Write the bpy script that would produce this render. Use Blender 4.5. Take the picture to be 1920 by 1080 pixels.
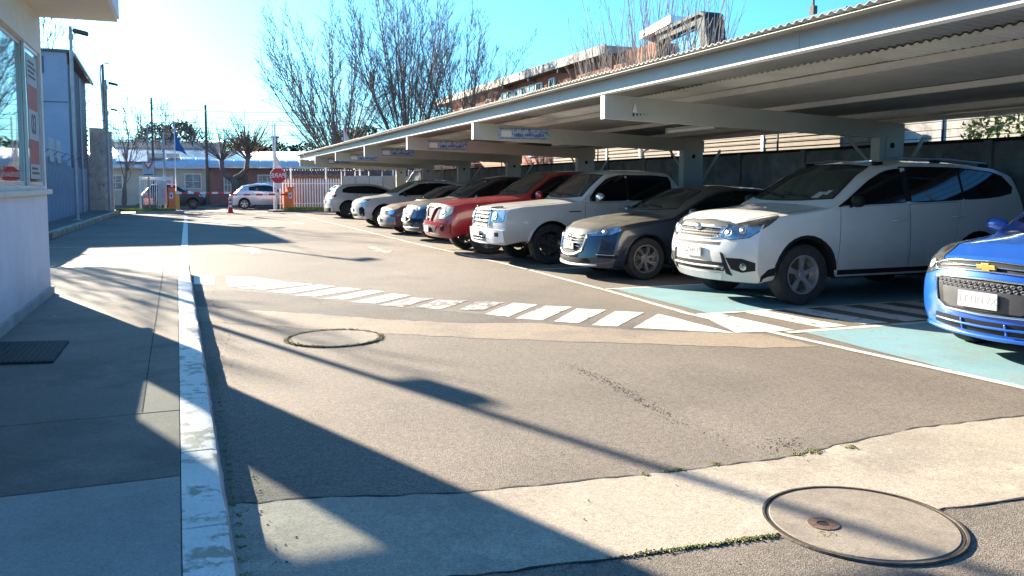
import bpy, bmesh, math, random
from math import sin, cos, pi, sqrt, radians, atan2
from mathutils import Vector, Matrix
from mathutils.bvhtree import BVHTree

for o in list(bpy.data.objects): bpy.data.objects.remove(o)
scene = bpy.context.scene
COL = scene.collection

# ------------------------------------------------------------------ camera, world, sun, exposure
CAM_H = 1.46
cam_d = bpy.data.cameras.new('camera'); cam = bpy.data.objects.new('camera', cam_d); COL.objects.link(cam)
cam_d.sensor_width = 36.0
cam_d.lens = 1560.0 / 1920.0 * 36.0
cam_d.shift_y = -(540 - 462) / 1920.0
cam_d.clip_start = 0.05; cam_d.clip_end = 3000
cam.location = (0, 0, CAM_H)
cam.rotation_euler = (radians(90 - 4.2526), 0, radians(-21.43))
scene.camera = cam

SUN_EL, SUN_AZ = 20.0, 20.3          # degrees above the horizon, degrees left of +Y
world = bpy.data.worlds.new("World"); scene.world = world; world.use_nodes = True
wn = world.node_tree
sky = wn.nodes.new('ShaderNodeTexSky'); sky.sky_type = 'NISHITA'; sky.sun_disc = False
sky.sun_elevation = radians(SUN_EL); sky.sun_rotation = radians(-SUN_AZ)
sky.air_density = 1.0; sky.dust_density = 0.9; sky.ozone_density = 1.6
bg = wn.nodes['Background']; bg.inputs['Strength'].default_value = 0.074
tint = wn.nodes.new('ShaderNodeMix'); tint.data_type = 'RGBA'; tint.blend_type = 'MULTIPLY'; tint.inputs['Factor'].default_value = 1
tint.inputs['B'].default_value = (.24, .63, .98, 1)
wn.links.new(sky.outputs[0], tint.inputs['A']); wn.links.new(tint.outputs['Result'], bg.inputs['Color'])
sd = bpy.data.lights.new('sun', 'SUN'); sd.energy = 5.0; sd.angle = radians(0.5); sd.color = (1.0, 0.87, 0.69)
sun = bpy.data.objects.new('sun', sd); COL.objects.link(sun)
el, az = radians(SUN_EL), radians(SUN_AZ)
sdir = Vector((-sin(az) * cos(el), cos(az) * cos(el), sin(el)))
sun.rotation_euler = sdir.to_track_quat('Z', 'Y').to_euler(); sun.location = (-20, 50, 30)
scene.view_settings.view_transform = 'Standard'
scene.view_settings.look = 'None'
scene.view_settings.exposure = 2.32
scene.view_settings.gamma = 1.0
scene.view_settings.use_curve_mapping = False
scene.render.resolution_x = 1024; scene.render.resolution_y = 576
scene.render.engine = 'CYCLES'

R = random.Random(7)

# ------------------------------------------------------------------ materials
def srgb(h):
    h = h.lstrip('#'); c = [int(h[i:i+2], 16) / 255 for i in (0, 2, 4)]
    return tuple((x / 12.92 if x <= .04045 else ((x + .055) / 1.055) ** 2.4) for x in c)

def mat(name, col, rough=.6, metal=0., var=.12, scale=6., bump=0., bscale=60., coat=0., col2=None, n2=None,
        spec=.5, coords='Object', stops=(.35, .65), dirt=None, dust=None):
    m = bpy.data.materials.new(name); m.use_nodes = True
    nt = m.node_tree; N = nt.nodes; L = nt.links
    b = N['Principled BSDF']
    b.inputs['Roughness'].default_value = rough; b.inputs['Metallic'].default_value = metal
    b.inputs['Coat Weight'].default_value = coat; b.inputs['Coat Roughness'].default_value = .04
    b.inputs['Specular IOR Level'].default_value = spec
    tc = N.new('ShaderNodeTexCoord')
    geo = N.new('ShaderNodeNewGeometry')
    vec = geo.outputs['Position'] if coords == 'World' else tc.outputs['Object']
    no = N.new('ShaderNodeTexNoise'); no.inputs['Scale'].default_value = scale; no.inputs['Detail'].default_value = 6
    no.inputs['Roughness'].default_value = .65
    L.new(vec, no.inputs['Vector'])
    rp = N.new('ShaderNodeValToRGB')
    e = rp.color_ramp.elements
    e[0].position, e[1].position = stops
    lo = tuple(max(0, c * (1 - var)) for c in col); hi = tuple(min(1, c * (1 + var)) for c in (col2 or col))
    e[0].color = (*lo, 1); e[1].color = (*hi, 1)
    L.new(no.outputs['Fac'], rp.inputs['Fac'])
    out = rp.outputs['Color']
    if n2:       # (colour, scale, threshold lo, hi, strength)
        c2, s2, a, bb, st = n2
        n3 = N.new('ShaderNodeTexNoise'); n3.inputs['Scale'].default_value = s2; n3.inputs['Detail'].default_value = 8
        n3.inputs['Roughness'].default_value = .7
        L.new(vec, n3.inputs['Vector'])
        mr = N.new('ShaderNodeMapRange'); mr.inputs['From Min'].default_value = a; mr.inputs['From Max'].default_value = bb
        mr.inputs['To Max'].default_value = st
        L.new(n3.outputs['Fac'], mr.inputs['Value'])
        mx = N.new('ShaderNodeMix'); mx.data_type = 'RGBA'
        L.new(mr.outputs[0], mx.inputs['Factor']); L.new(out, mx.inputs['A']); mx.inputs['B'].default_value = (*c2, 1)
        out = mx.outputs['Result']
    if dirt:     # (colour, z low, z high, strength): splash dirt low on a body, broken up by noise
        dc, z0, z1, st = dirt
        sp = N.new('ShaderNodeSeparateXYZ'); L.new(tc.outputs['Object'], sp.inputs[0])
        n4 = N.new('ShaderNodeTexNoise'); n4.inputs['Scale'].default_value = 3.; n4.inputs['Detail'].default_value = 7
        L.new(tc.outputs['Object'], n4.inputs['Vector'])
        ad = N.new('ShaderNodeMath'); ad.operation = 'MULTIPLY_ADD'; ad.inputs[1].default_value = -.35
        L.new(n4.outputs['Fac'], ad.inputs[0]); L.new(sp.outputs['Z'], ad.inputs[2])
        mr = N.new('ShaderNodeMapRange'); mr.inputs['From Min'].default_value = z0 - .17; mr.inputs['From Max'].default_value = z1 - .17
        mr.inputs['To Min'].default_value = st; mr.inputs['To Max'].default_value = 0
        L.new(ad.outputs[0], mr.inputs['Value'])
        mx = N.new('ShaderNodeMix'); mx.data_type = 'RGBA'
        L.new(mr.outputs[0], mx.inputs['Factor']); L.new(out, mx.inputs['A']); mx.inputs['B'].default_value = (*dc, 1)
        out = mx.outputs['Result']
    if dust:     # (colour, strength): dust lying on upward faces
        sn = N.new('ShaderNodeSeparateXYZ'); L.new(geo.outputs['Normal'], sn.inputs[0])
        n5 = N.new('ShaderNodeTexNoise'); n5.inputs['Scale'].default_value = 2.2; n5.inputs['Detail'].default_value = 8; n5.inputs['Roughness'].default_value = .7
        L.new(tc.outputs['Object'], n5.inputs['Vector'])
        m5 = N.new('ShaderNodeMapRange'); m5.inputs['From Min'].default_value = .55; m5.inputs['From Max'].default_value = .95; L.new(sn.outputs['Z'], m5.inputs['Value'])
        m6 = N.new('ShaderNodeMapRange'); m6.inputs['From Min'].default_value = .3; m6.inputs['From Max'].default_value = .6; m6.inputs['To Min'].default_value = dust[1] * .6; m6.inputs['To Max'].default_value = dust[1]; L.new(n5.outputs['Fac'], m6.inputs['Value'])
        mm = N.new('ShaderNodeMath'); mm.operation = 'MULTIPLY'; L.new(m5.outputs[0], mm.inputs[0]); L.new(m6.outputs[0], mm.inputs[1])
        mx = N.new('ShaderNodeMix'); mx.data_type = 'RGBA'
        L.new(mm.outputs[0], mx.inputs['Factor']); L.new(out, mx.inputs['A']); mx.inputs['B'].default_value = (*dust[0], 1); out = mx.outputs['Result']
        mr = N.new('ShaderNodeMapRange'); mr.inputs['To Min'].default_value = coat; mr.inputs['To Max'].default_value = 0; L.new(mm.outputs[0], mr.inputs['Value']); L.new(mr.outputs[0], b.inputs['Coat Weight'])
        mr = N.new('ShaderNodeMapRange'); mr.inputs['To Min'].default_value = rough; mr.inputs['To Max'].default_value = .8; L.new(mm.outputs[0], mr.inputs['Value']); L.new(mr.outputs[0], b.inputs['Roughness'])
    L.new(out, b.inputs['Base Color'])
    if bump:
        nb = N.new('ShaderNodeTexNoise'); nb.inputs['Scale'].default_value = bscale; nb.inputs['Detail'].default_value = 5
        L.new(vec, nb.inputs['Vector'])
        bp = N.new('ShaderNodeBump'); bp.inputs['Strength'].default_value = bump; bp.inputs['Distance'].default_value = .01
        L.new(nb.outputs['Fac'], bp.inputs['Height']); L.new(bp.outputs[0], b.inputs['Normal'])
    return m

def ground_mat(name, col, patch_cols, speck=.35, bump=.6, crack=0., spec=.25):
    """asphalt / concrete: large stains, mid blotches, stone speckle, fine relief"""
    m = bpy.data.materials.new(name); m.use_nodes = True
    nt = m.node_tree; N = nt.nodes; L = nt.links; b = N['Principled BSDF']
    b.inputs['Roughness'].default_value = .85; b.inputs['Specular IOR Level'].default_value = spec
    geo = N.new('ShaderNodeNewGeometry'); P = geo.outputs['Position']
    def noise(s, d=6, r=.6, w=0, stretch=None):
        n = N.new('ShaderNodeTexNoise'); n.inputs['Scale'].default_value = s; n.inputs['Detail'].default_value = d
        n.inputs['Roughness'].default_value = r
        mp = N.new('ShaderNodeMapping'); mp.inputs['Location'].default_value = (w * 3.1, w * 1.7, w)
        if stretch: mp.inputs['Scale'].default_value = stretch
        L.new(P, mp.inputs['Vector']); L.new(mp.outputs[0], n.inputs['Vector'])
        return n.outputs['Fac']
    out = None
    base = N.new('ShaderNodeRGB'); base.outputs[0].default_value = (*col, 1); out = base.outputs[0]
    for i, (c, s, lo, hi, st, stretch) in enumerate(patch_cols):
        mr = N.new('ShaderNodeMapRange'); mr.inputs['From Min'].default_value = lo; mr.inputs['From Max'].default_value = hi
        mr.inputs['To Max'].default_value = st; L.new(noise(s, 7, .62, i + 1, stretch), mr.inputs['Value'])
        mx = N.new('ShaderNodeMix'); mx.data_type = 'RGBA'; L.new(mr.outputs[0], mx.inputs['Factor'])
        L.new(out, mx.inputs['A']); mx.inputs['B'].default_value = (*c, 1); out = mx.outputs['Result']
    vo = N.new('ShaderNodeTexVoronoi'); vo.inputs['Scale'].default_value = 170.; L.new(P, vo.inputs['Vector'])
    sx = N.new('ShaderNodeSeparateColor'); L.new(vo.outputs['Color'], sx.inputs[0])
    m1 = N.new('ShaderNodeMapRange'); m1.inputs['To Min'].default_value = 1 - speck; m1.inputs['To Max'].default_value = 1 + speck
    L.new(sx.outputs[0], m1.inputs['Value'])
    fine = N.new('ShaderNodeMapRange'); fine.inputs['From Min'].default_value = .3; fine.inputs['From Max'].default_value = .7
    fine.inputs['To Min'].default_value = 1 - speck * .6; fine.inputs['To Max'].default_value = 1 + speck * .6
    L.new(noise(22, 8, .75, 9), fine.inputs['Value'])
    mm = N.new('ShaderNodeMath'); mm.operation = 'MULTIPLY'; L.new(m1.outputs[0], mm.inputs[0]); L.new(fine.outputs[0], mm.inputs[1])
    vm = N.new('ShaderNodeVectorMath'); vm.operation = 'SCALE'; L.new(out, vm.inputs[0]); L.new(mm.outputs[0], vm.inputs['Scale'])
    out = vm.outputs[0]
    if crack:
        v2 = N.new('ShaderNodeTexVoronoi'); v2.feature = 'DISTANCE_TO_EDGE'; v2.inputs['Scale'].default_value = .55
        wv = N.new('ShaderNodeVectorMath'); wv.operation = 'ADD'
        nn = N.new('ShaderNodeTexNoise'); nn.inputs['Scale'].default_value = 1.5; nn.inputs['Detail'].default_value = 8; L.new(P, nn.inputs['Vector'])
        L.new(P, wv.inputs[0]); L.new(nn.outputs['Color'], wv.inputs[1]); L.new(wv.outputs[0], v2.inputs['Vector'])
        mr = N.new('ShaderNodeMapRange'); mr.inputs['From Min'].default_value = .002; mr.inputs['From Max'].default_value = .009
        mr.inputs['To Min'].default_value = crack; mr.inputs['To Max'].default_value = 0; L.new(v2.outputs['Distance'], mr.inputs['Value'])
        mx = N.new('ShaderNodeMix'); mx.data_type = 'RGBA'; L.new(mr.outputs[0], mx.inputs['Factor'])
        L.new(out, mx.inputs['A']); mx.inputs['B'].default_value = (.03, .028, .025, 1); out = mx.outputs['Result']
    L.new(out, b.inputs['Base Color'])
    ad = N.new('ShaderNodeMath'); ad.operation = 'ADD'
    L.new(noise(130, 5, .7, 5), ad.inputs[0]); L.new(vo.outputs['Distance'], ad.inputs[1])
    bp = N.new('ShaderNodeBump'); bp.inputs['Strength'].default_value = bump; bp.inputs['Distance'].default_value = .0035
    L.new(ad.outputs[0], bp.inputs['Height']); L.new(bp.outputs[0], b.inputs['Normal'])
    return m

def paint_mat(name, col, under, lo, hi, scale=7., rough=.6):
    """road paint worn through to what lies under it"""
    m = ground_mat(name, col, [(under, scale, lo, hi, 1., None), (tuple(c * .72 for c in col), 1.3, .45, .7, .5, None)], speck=.12, bump=.5)
    m.node_tree.nodes['Principled BSDF'].inputs['Roughness'].default_value = rough
    return m

def glass_mat(name, tint, mix=.35, rough=.02):
    m = bpy.data.materials.new(name); m.use_nodes = True
    nt = m.node_tree; N = nt.nodes; L = nt.links
    N.remove(N['Principled BSDF']); out = N['Material Output']
    tr = N.new('ShaderNodeBsdfTransparent'); tr.inputs[0].default_value = (*tint, 1)
    gl = N.new('ShaderNodeBsdfGlossy'); gl.inputs['Roughness'].default_value = rough; gl.inputs['Color'].default_value = (1, 1, 1, 1)
    lw = N.new('ShaderNodeLayerWeight'); fr = N.new('ShaderNodeMath'); fr.operation = 'POWER'; fr.inputs[1].default_value = 4.5; L.new(lw.outputs['Facing'], fr.inputs[0])
    ad = N.new('ShaderNodeMath'); ad.operation = 'MULTIPLY_ADD'; ad.inputs[1].default_value = .75; ad.inputs[2].default_value = mix; ad.use_clamp = True
    L.new(fr.outputs[0], ad.inputs[0])
    mx = N.new('ShaderNodeMixShader'); L.new(ad.outputs[0], mx.inputs[0]); L.new(tr.outputs[0], mx.inputs[1]); L.new(gl.outputs[0], mx.inputs[2])
    L.new(mx.outputs[0], out.inputs['Surface'])
    return m

ASPH = (.150, .128, .104)
M = {}
M['asphalt'] = ground_mat('asphalt', ASPH, [((.205, .175, .14), .16, .42, .62, .8, None), ((.105, .092, .078), .55, .50, .68, .6, None),
                                            ((.24, .205, .165), 1.1, .56, .70, .35, (1, .3, 1))], speck=.42, bump=.6)
M['asphalt_old'] = ground_mat('asphalt_old', (.115, .102, .088), [((.17, .15, .125), .8, .5, .65, .6, None), ((.09, .08, .07), 2.2, .5, .62, .5, None)], speck=.4, bump=.9)
M['sand_band'] = ground_mat('sandy asphalt', (.265, .215, .16), [((.185, .155, .125), 1.4, .45, .62, .75, None)], speck=.3, bump=.6)
M['strip'] = ground_mat('concrete strip', (.35, .305, .24), [((.25, .22, .175), .9, .48, .66, .8, None), ((.50, .44, .35), 3.2, .55, .7, .5, None),
                                                   ((.14, .12, .095), 7., .66, .74, .7, None)], speck=.26, bump=.38, crack=.0)
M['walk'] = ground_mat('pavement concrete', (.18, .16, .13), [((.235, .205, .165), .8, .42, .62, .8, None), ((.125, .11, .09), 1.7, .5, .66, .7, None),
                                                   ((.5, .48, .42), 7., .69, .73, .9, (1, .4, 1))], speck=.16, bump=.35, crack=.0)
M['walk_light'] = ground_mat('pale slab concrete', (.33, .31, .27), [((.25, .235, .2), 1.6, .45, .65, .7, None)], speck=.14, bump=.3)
M['farwalk'] = ground_mat('far pavement', (.17, .15, .13), [((.10, .09, .08), 1.2, .45, .65, .7, None)], speck=.2, bump=.4)
M['ground'] = ground_mat('earth', (.16, .14, .11), [((.10, .11, .06), .4, .45, .6, .7, None)], speck=.2)
M['street'] = ground_mat('street', (.22, .195, .165), [((.15, .13, .11), .5, .45, .65, .7, None)], speck=.25)
M['white_paint'] = paint_mat('white road paint', (.66, .63, .57), (.16, .14, .115), .56, .66, 7.)
M['white_worn'] = paint_mat('worn road paint', (.62, .58, .52), (.16, .14, .115), .42, .52, 7.)
M['line_paint'] = paint_mat('bay line paint', (.62, .58, .50), (.17, .15, .12), .56, .68, 4.)
M['faint_paint'] = paint_mat('faint road paint', (.42, .38, .32), (.15, .13, .105), .44, .60, 5.)
M['blue_paint'] = paint_mat('blue bay paint', (.20, .345, .37), (.25, .27, .25), .50, .74, 3.)
M['kerb_top'] = paint_mat('worn white kerb paint', (.70, .67, .60), (.30, .26, .20), .53, .60, 8.)
M['kerb_yellow'] = paint_mat('faded yellow kerb', (.40, .34, .20), (.24, .21, .17), .45, .58, 5.)
M['crack'] = mat('crack', (.02, .018, .015), .95, var=.3, scale=30)
M['moss'] = mat('moss', (.19, .19, .05), .95, var=.5, scale=20, bump=.8, bscale=90)
M['gravel'] = mat('gravel', (.16, .13, .10), .9, var=.6, scale=30)
M['iron'] = mat('iron', (.10, .08, .065), .7, .5, var=.3, scale=20, bump=.3)
M['rust'] = mat('rusty iron', (.13, .075, .055), .8, .2, var=.3, scale=40, bump=.3)
M['cover'] = ground_mat('cover concrete', (.25, .215, .17), [((.17, .145, .115), 2.5, .45, .62, .8, None), ((.18, .15, .12), 12., .60, .70, .6, None)], speck=.2, bump=.22)
M['house_white'] = mat('white render', (.66, .67, .70), .8, var=.07, scale=1.2, bump=.3, bscale=120, dirt=((.34, .32, .28), .05, .55, .6))
M['house_cream'] = mat('cream render', (.62, .58, .50), .8, var=.05, scale=2, bump=.2, bscale=90)
M['alu'] = mat('aluminium frame', (.55, .55, .54), .35, .7, var=.04)
M['mat_rubber'] = mat('rubber mat', (.025, .025, .027), .8, var=.3, scale=40, bump=.6, bscale=150)
M['steel_cream'] = mat('cream painted steel', (.42, .42, .385), .5, var=.07, scale=1.5, spec=.4)
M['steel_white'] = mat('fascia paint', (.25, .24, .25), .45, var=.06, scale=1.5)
M['roof_sheet'] = mat('galvanised sheet', (.34, .34, .31), .5, .25, var=.12, scale=1.2)
M['purlin'] = mat('purlin paint', (.52, .50, .46), .45, var=.06)
M['wall_conc'] = mat('precast wall', (.20, .21, .22), .9, var=.25, scale=2.2, bump=.4, bscale=30, n2=((.10, .11, .11), 5, .5, .7, .7))
M['conc'] = mat('plain concrete', (.36, .34, .31), .85, var=.2, scale=3, bump=.3, bscale=30)
M['timber_slat'] = mat('pale timber', (.17, .125, .08), .7, var=.2, scale=3)
M['tube'] = mat('light tube', (.75, .74, .70), .3, var=.03)
M['white'] = mat('white paint', (.72, .72, .71), .45, var=.05)
M['black'] = mat('black plastic', (.012, .012, .013), .6, var=.2, spec=.2)
M['dark'] = mat('dark void', (.008, .008, .009), .8, var=.2)
M['chrome'] = mat('chrome', (.75, .75, .76), .12, 1., var=.03)
M['silver'] = mat('alloy', (.42, .42, .44), .35, .85, var=.08)
M['alloy_dark'] = mat('dark alloy', (.10, .10, .11), .35, .7, var=.1)
M['tyre'] = mat('tyre', (.026, .025, .025), .85, var=.3, scale=14, bump=.3, bscale=60, n2=((.09, .075, .06), 6, .5, .75, .5))
M['glass'] = mat('car glass', (.012, .022, .020), .04, 0, var=.2, scale=2, spec=.7)
M['glass_green'] = mat('windscreen glass', (.02, .038, .033), .05, 0, var=.5, scale=2.5, spec=.7)
M['glass_tint'] = mat('tinted glass', (.004, .005, .008), .06, 0, var=.2, spec=.6)
M['lens'] = mat('headlamp lens', (.30, .32, .33), .16, .75, var=.45, scale=5, coat=1., stops=(.45, .55))
M['lens_yellow'] = mat('hazed headlamp', (.58, .53, .36), .25, .1, var=.25, scale=10, coat=.6)
M['tail'] = mat('tail lamp', (.35, .02, .02), .15, 0, var=.2, coat=1.)
M['amber'] = mat('amber lens', (.7, .25, .03), .2, coat=1.)
M['plate'] = mat('plate', (.46, .46, .45), .4, var=.04)
M['ink'] = mat('plate ink', (.035, .035, .04), .6)
M['blur_ink'] = mat('faded plate ink', (.24, .24, .24), .6)
M['gold'] = mat('gold badge', (.50, .34, .09), .35, .5, var=.1)
M['red'] = mat('signal red', (.66, .018, .025), .45, var=.08)
M['orange'] = mat('orange enamel', (.85, .20, .05), .5, var=.12, scale=3)
M['yellow_orange'] = mat('amber enamel', (.88, .42, .06), .5, var=.1)
M['blue_flag'] = mat('blue cloth', (.04, .16, .45), .8, var=.3, scale=2)
M['grey_cloth'] = mat('grey white cloth', (.50, .46, .46), .85, var=.15)
M['red_cloth'] = mat('red cloth', (.55, .08, .06), .85, var=.15)
M['pole_steel'] = mat('galvanised pole', (.34, .37, .39), .5, .4, var=.12, scale=3)
M['wood_pole'] = mat('weathered pole', (.13, .11, .09), .9, var=.25, scale=5)
M['wire'] = mat('cable', (.03, .03, .032), .7)
M['bark'] = mat('bark', (.15, .125, .105), .9, var=.3, scale=8, bump=.5, bscale=20)
M['bark_far'] = mat('pale bark', (.15, .135, .13), .9, var=.2, scale=4)
M['twig_pale'] = mat('pale twigs', (.38, .31, .25), .85, var=.2, scale=4)
M['leaf_dark'] = mat('dark leaves', (.035, .052, .022), .7, var=.5, scale=2)
M['leaf'] = mat('leaves', (.10, .13, .035), .7, var=.5, scale=2)
M['grass'] = mat('grass', (.20, .27, .04), .8, var=.4, scale=3)
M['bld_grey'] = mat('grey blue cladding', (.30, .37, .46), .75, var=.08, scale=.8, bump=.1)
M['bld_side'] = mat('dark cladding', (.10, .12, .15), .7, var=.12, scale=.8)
M['fence_blue'] = mat('blue grey fence panel', (.27, .33, .39), .8, var=.15, scale=1.4, bump=.2)
M['pillar'] = mat('weathered masonry', (.36, .33, .29), .9, var=.2, scale=2, bump=.4, bscale=20, n2=((.10, .09, .08), 1.8, .52, .64, .8))
M['brick'] = mat('terracotta brick', (.36, .13, .07), .85, var=.12, scale=3, bump=.3, bscale=40)
M['eave'] = mat('eave board', (.34, .31, .27), .75, var=.12, scale=1)
M['green_metal'] = mat('dark green cladding', (.012, .035, .04), .75, var=.2)
M['pale_glass'] = mat('sky reflecting pane', (.30, .40, .50), .08, .6, var=.2, scale=1.5)
M['tin_white'] = mat('bright tin roof', (.80, .79, .76), .42, .75, var=.12, scale=1.6)
M['tin_blue'] = mat('blue tin', (.10, .28, .52), .5, .2, var=.2)
M['cream_wall'] = mat('cream wall', (.52, .47, .38), .85, var=.08, scale=2)
M['pink_wall'] = mat('brown pink wall', (.28, .16, .14), .85, var=.1, scale=2)
M['curtain'] = mat('net curtain', (.26, .28, .28), .5, var=.6, scale=9)
M['booth'] = mat('booth panel', (.48, .50, .50), .5, var=.1)
M['tile'] = mat('roof tile', (.20, .11, .085), .8, var=.2)
M['lettering_blue'] = mat('blue lettering', (.05, .10, .45), .6)
M['banner'] = mat('blue white banner print', (.36, .50, .66), .6, var=.0, scale=2, n2=((.08, .16, .48), 13., .50, .56, .85))
M['poster_red'] = mat('poster red', (.34, .075, .06), .6, var=.15, scale=9)
M['poster'] = mat('poster paper', (.34, .35, .35), .6, var=.05)

# ------------------------------------------------------------------ mesh helpers
class MB:
    def __init__(s): s.v = []; s.f = []; s.mi = []; s.cur = 0
    def add(s, vs, fs):
        b = len(s.v); s.v += [tuple(p) for p in vs]
        for f in fs: s.f.append(tuple(b + i for i in f)); s.mi.append(s.cur)
        return s
    def box(s, x0, x1, y0, y1, z0, z1, m=None):
        vs = [Vector(p) for p in ((x0,y0,z0),(x1,y0,z0),(x1,y1,z0),(x0,y1,z0),(x0,y0,z1),(x1,y0,z1),(x1,y1,z1),(x0,y1,z1))]
        if m: vs = [m @ p for p in vs]
        return s.add(vs, [(0,3,2,1),(4,5,6,7),(0,1,5,4),(1,2,6,5),(2,3,7,6),(3,0,4,7)])
    def quad(s, a, b, c, d): return s.add([a, b, c, d], [(0,1,2,3)])
    def prism(s, pts, z0, z1):
        n = len(pts)
        return s.add([(x,y,z0) for x,y in pts] + [(x,y,z1) for x,y in pts],
              [tuple(range(n-1,-1,-1)), tuple(range(n,2*n))] + [(i,(i+1)%n,n+(i+1)%n,n+i) for i in range(n)])
    def prism_axis(s, pts, a0, a1, axis):
        """polygon in the plane across an axis: axis 0 -> pts are (y,z); axis 1 -> pts are (x,z)"""
        n = len(pts)
        def P(p, a): return (a, p[0], p[1]) if axis == 0 else (p[0], a, p[1])
        fs = [tuple(range(n-1,-1,-1)), tuple(range(n,2*n))] + [(i,(i+1)%n,n+(i+1)%n,n+i) for i in range(n)]
        if axis == 1: fs = [tuple(reversed(f)) for f in fs]
        return s.add([P(p,a0) for p in pts] + [P(p,a1) for p in pts], fs)
    def tube(s, pts, r, n=8, cap=True):
        pts = [Vector(p) for p in pts]; rs = list(r) + [r[-1]] * (len(pts) - len(r)) if isinstance(r, (list, tuple)) else [r] * len(pts)
        b = len(s.v); up = Vector((0, 0, 1)); prev = None
        for i, p in enumerate(pts):
            t = (pts[min(i+1, len(pts)-1)] - pts[max(i-1, 0)])
            if t.length < 1e-9: t = Vector((0,0,1))
            t.normalize()
            if prev is None:
                a = t.cross(up) if abs(t.z) < .95 else t.cross(Vector((1,0,0)))
            else: a = prev - t * prev.dot(t)
            if a.length < 1e-6: a = t.orthogonal()
            a.normalize(); prev = a; c = t.cross(a)
            for k in range(n):
                q = p + (a * cos(2*pi*k/n) + c * sin(2*pi*k/n)) * rs[i]; s.v.append(tuple(q))
        for i in range(len(pts)-1):
            for k in range(n):
                s.f.append((b+i*n+k, b+i*n+(k+1)%n, b+(i+1)*n+(k+1)%n, b+(i+1)*n+k)); s.mi.append(s.cur)
        if cap:
            s.f.append(tuple(b+k for k in range(n-1,-1,-1))); s.mi.append(s.cur)
            e = b+(len(pts)-1)*n; s.f.append(tuple(e+k for k in range(n))); s.mi.append(s.cur)
        return s
    def lathe(s, prof, n=32, axis='z', c=(0,0,0), closed=False):
        b = len(s.v); c = Vector(c)
        for (r, h) in prof:
            for k in range(n):
                a = 2*pi*k/n
                p = Vector((r*cos(a), r*sin(a), h)) if axis == 'z' else Vector((r*cos(a), h, r*sin(a)))
                s.v.append(tuple(p + c))
        m = len(prof)
        for i in range(m if closed else m-1):
            j = (i+1) % m
            for k in range(n):
                s.f.append((b+i*n+k, b+i*n+(k+1)%n, b+j*n+(k+1)%n, b+j*n+k)); s.mi.append(s.cur)
        return s
    def mesh(s, name, mats, smooth=False, recalc=True):
        me = bpy.data.meshes.new(name); me.from_pydata(s.v, [], s.f)
        for m in (mats if isinstance(mats, (list, tuple)) else [mats]): me.materials.append(m)
        if any(s.mi): me.polygons.foreach_set('material_index', s.mi)
        if recalc:
            bm = bmesh.new(); bm.from_mesh(me); bmesh.ops.recalc_face_normals(bm, faces=bm.faces); bm.to_mesh(me); bm.free()
        if smooth:
            me.polygons.foreach_set('use_smooth', [True] * len(me.polygons))
            if smooth != 'all':
                me.set_sharp_from_angle(angle=radians(38))
        me.update(); return me
    def obj(s, name, mats, parent=None, smooth=False, loc=None, recalc=True):
        return link(name, s.mesh(name, mats, smooth, recalc), parent, loc)

def link(name, data, parent=None, loc=None):
    o = bpy.data.objects.new(name, data); COL.objects.link(o)
    if parent: o.parent = parent
    if loc is not None: o.location = loc
    return o
def tag(o, label=None, cat=None, group=None, kind=None):
    if label: o['label'] = label
    if cat: o['category'] = cat
    if group: o['group'] = group
    if kind: o['kind'] = kind
    return o
def empty(name, loc, label=None, cat=None, group=None, rz=0, kind=None):
    o = link(name, None, None, loc); o.rotation_euler = (0, 0, rz); o.empty_display_size = .3
    return tag(o, label, cat, group, kind)
def struct(name, mb, m, **k): return tag(mb.obj(name, m, **k), kind='structure')
def copy_tree(o, parent=None, loc=None, label=None):
    c = o.copy(); COL.objects.link(c); c.parent = parent
    if loc is not None: c.location = loc
    if label: c['label'] = label
    for ch in list(o.children): copy_tree(ch, c)
    return c
def bevel(o, w=.01, n=2, ang=35):
    md = o.modifiers.new('bevel', 'BEVEL'); md.width = w; md.segments = n; md.limit_method = 'ANGLE'; md.angle_limit = radians(ang)
    return o
def text_obj(s, size, m, parent, loc, rot, name='lettering', extrude=.001, mirror=False, align='CENTER'):
    cu = bpy.data.curves.new('txt', 'FONT'); cu.body = s; cu.size = size; cu.extrude = extrude
    cu.align_x = align; cu.align_y = 'CENTER'; cu.offset = size * .012
    t = bpy.data.objects.new('txt', cu); COL.objects.link(t)
    dg = bpy.context.evaluated_depsgraph_get(); me = bpy.data.meshes.new_from_object(t.evaluated_get(dg))
    bpy.data.objects.remove(t)
    mt = Matrix.Translation(loc) @ rot.to_4x4() @ (Matrix.Scale(-1, 4, (1,0,0)) if mirror else Matrix())
    me.transform(mt)
    if mirror: me.flip_normals()
    me.materials.clear(); me.materials.append(m); me.name = name
    return link(name, me, parent)
def rot_cols(x, y, z):
    m = Matrix((x, y, z)); m.transpose(); return m
ROT_FACE_NEGX = rot_cols(Vector((0,-1,0)), Vector((0,0,1)), Vector((-1,0,0)))   # text readable when looked at from -X
ROT_FACE_NEGY = rot_cols(Vector((1,0,0)), Vector((0,0,1)), Vector((0,-1,0)))    # text readable when looked at from -Y
ROT_FACE_POSX = rot_cols(Vector((0,1,0)), Vector((0,0,1)), Vector((1,0,0)))

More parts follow.
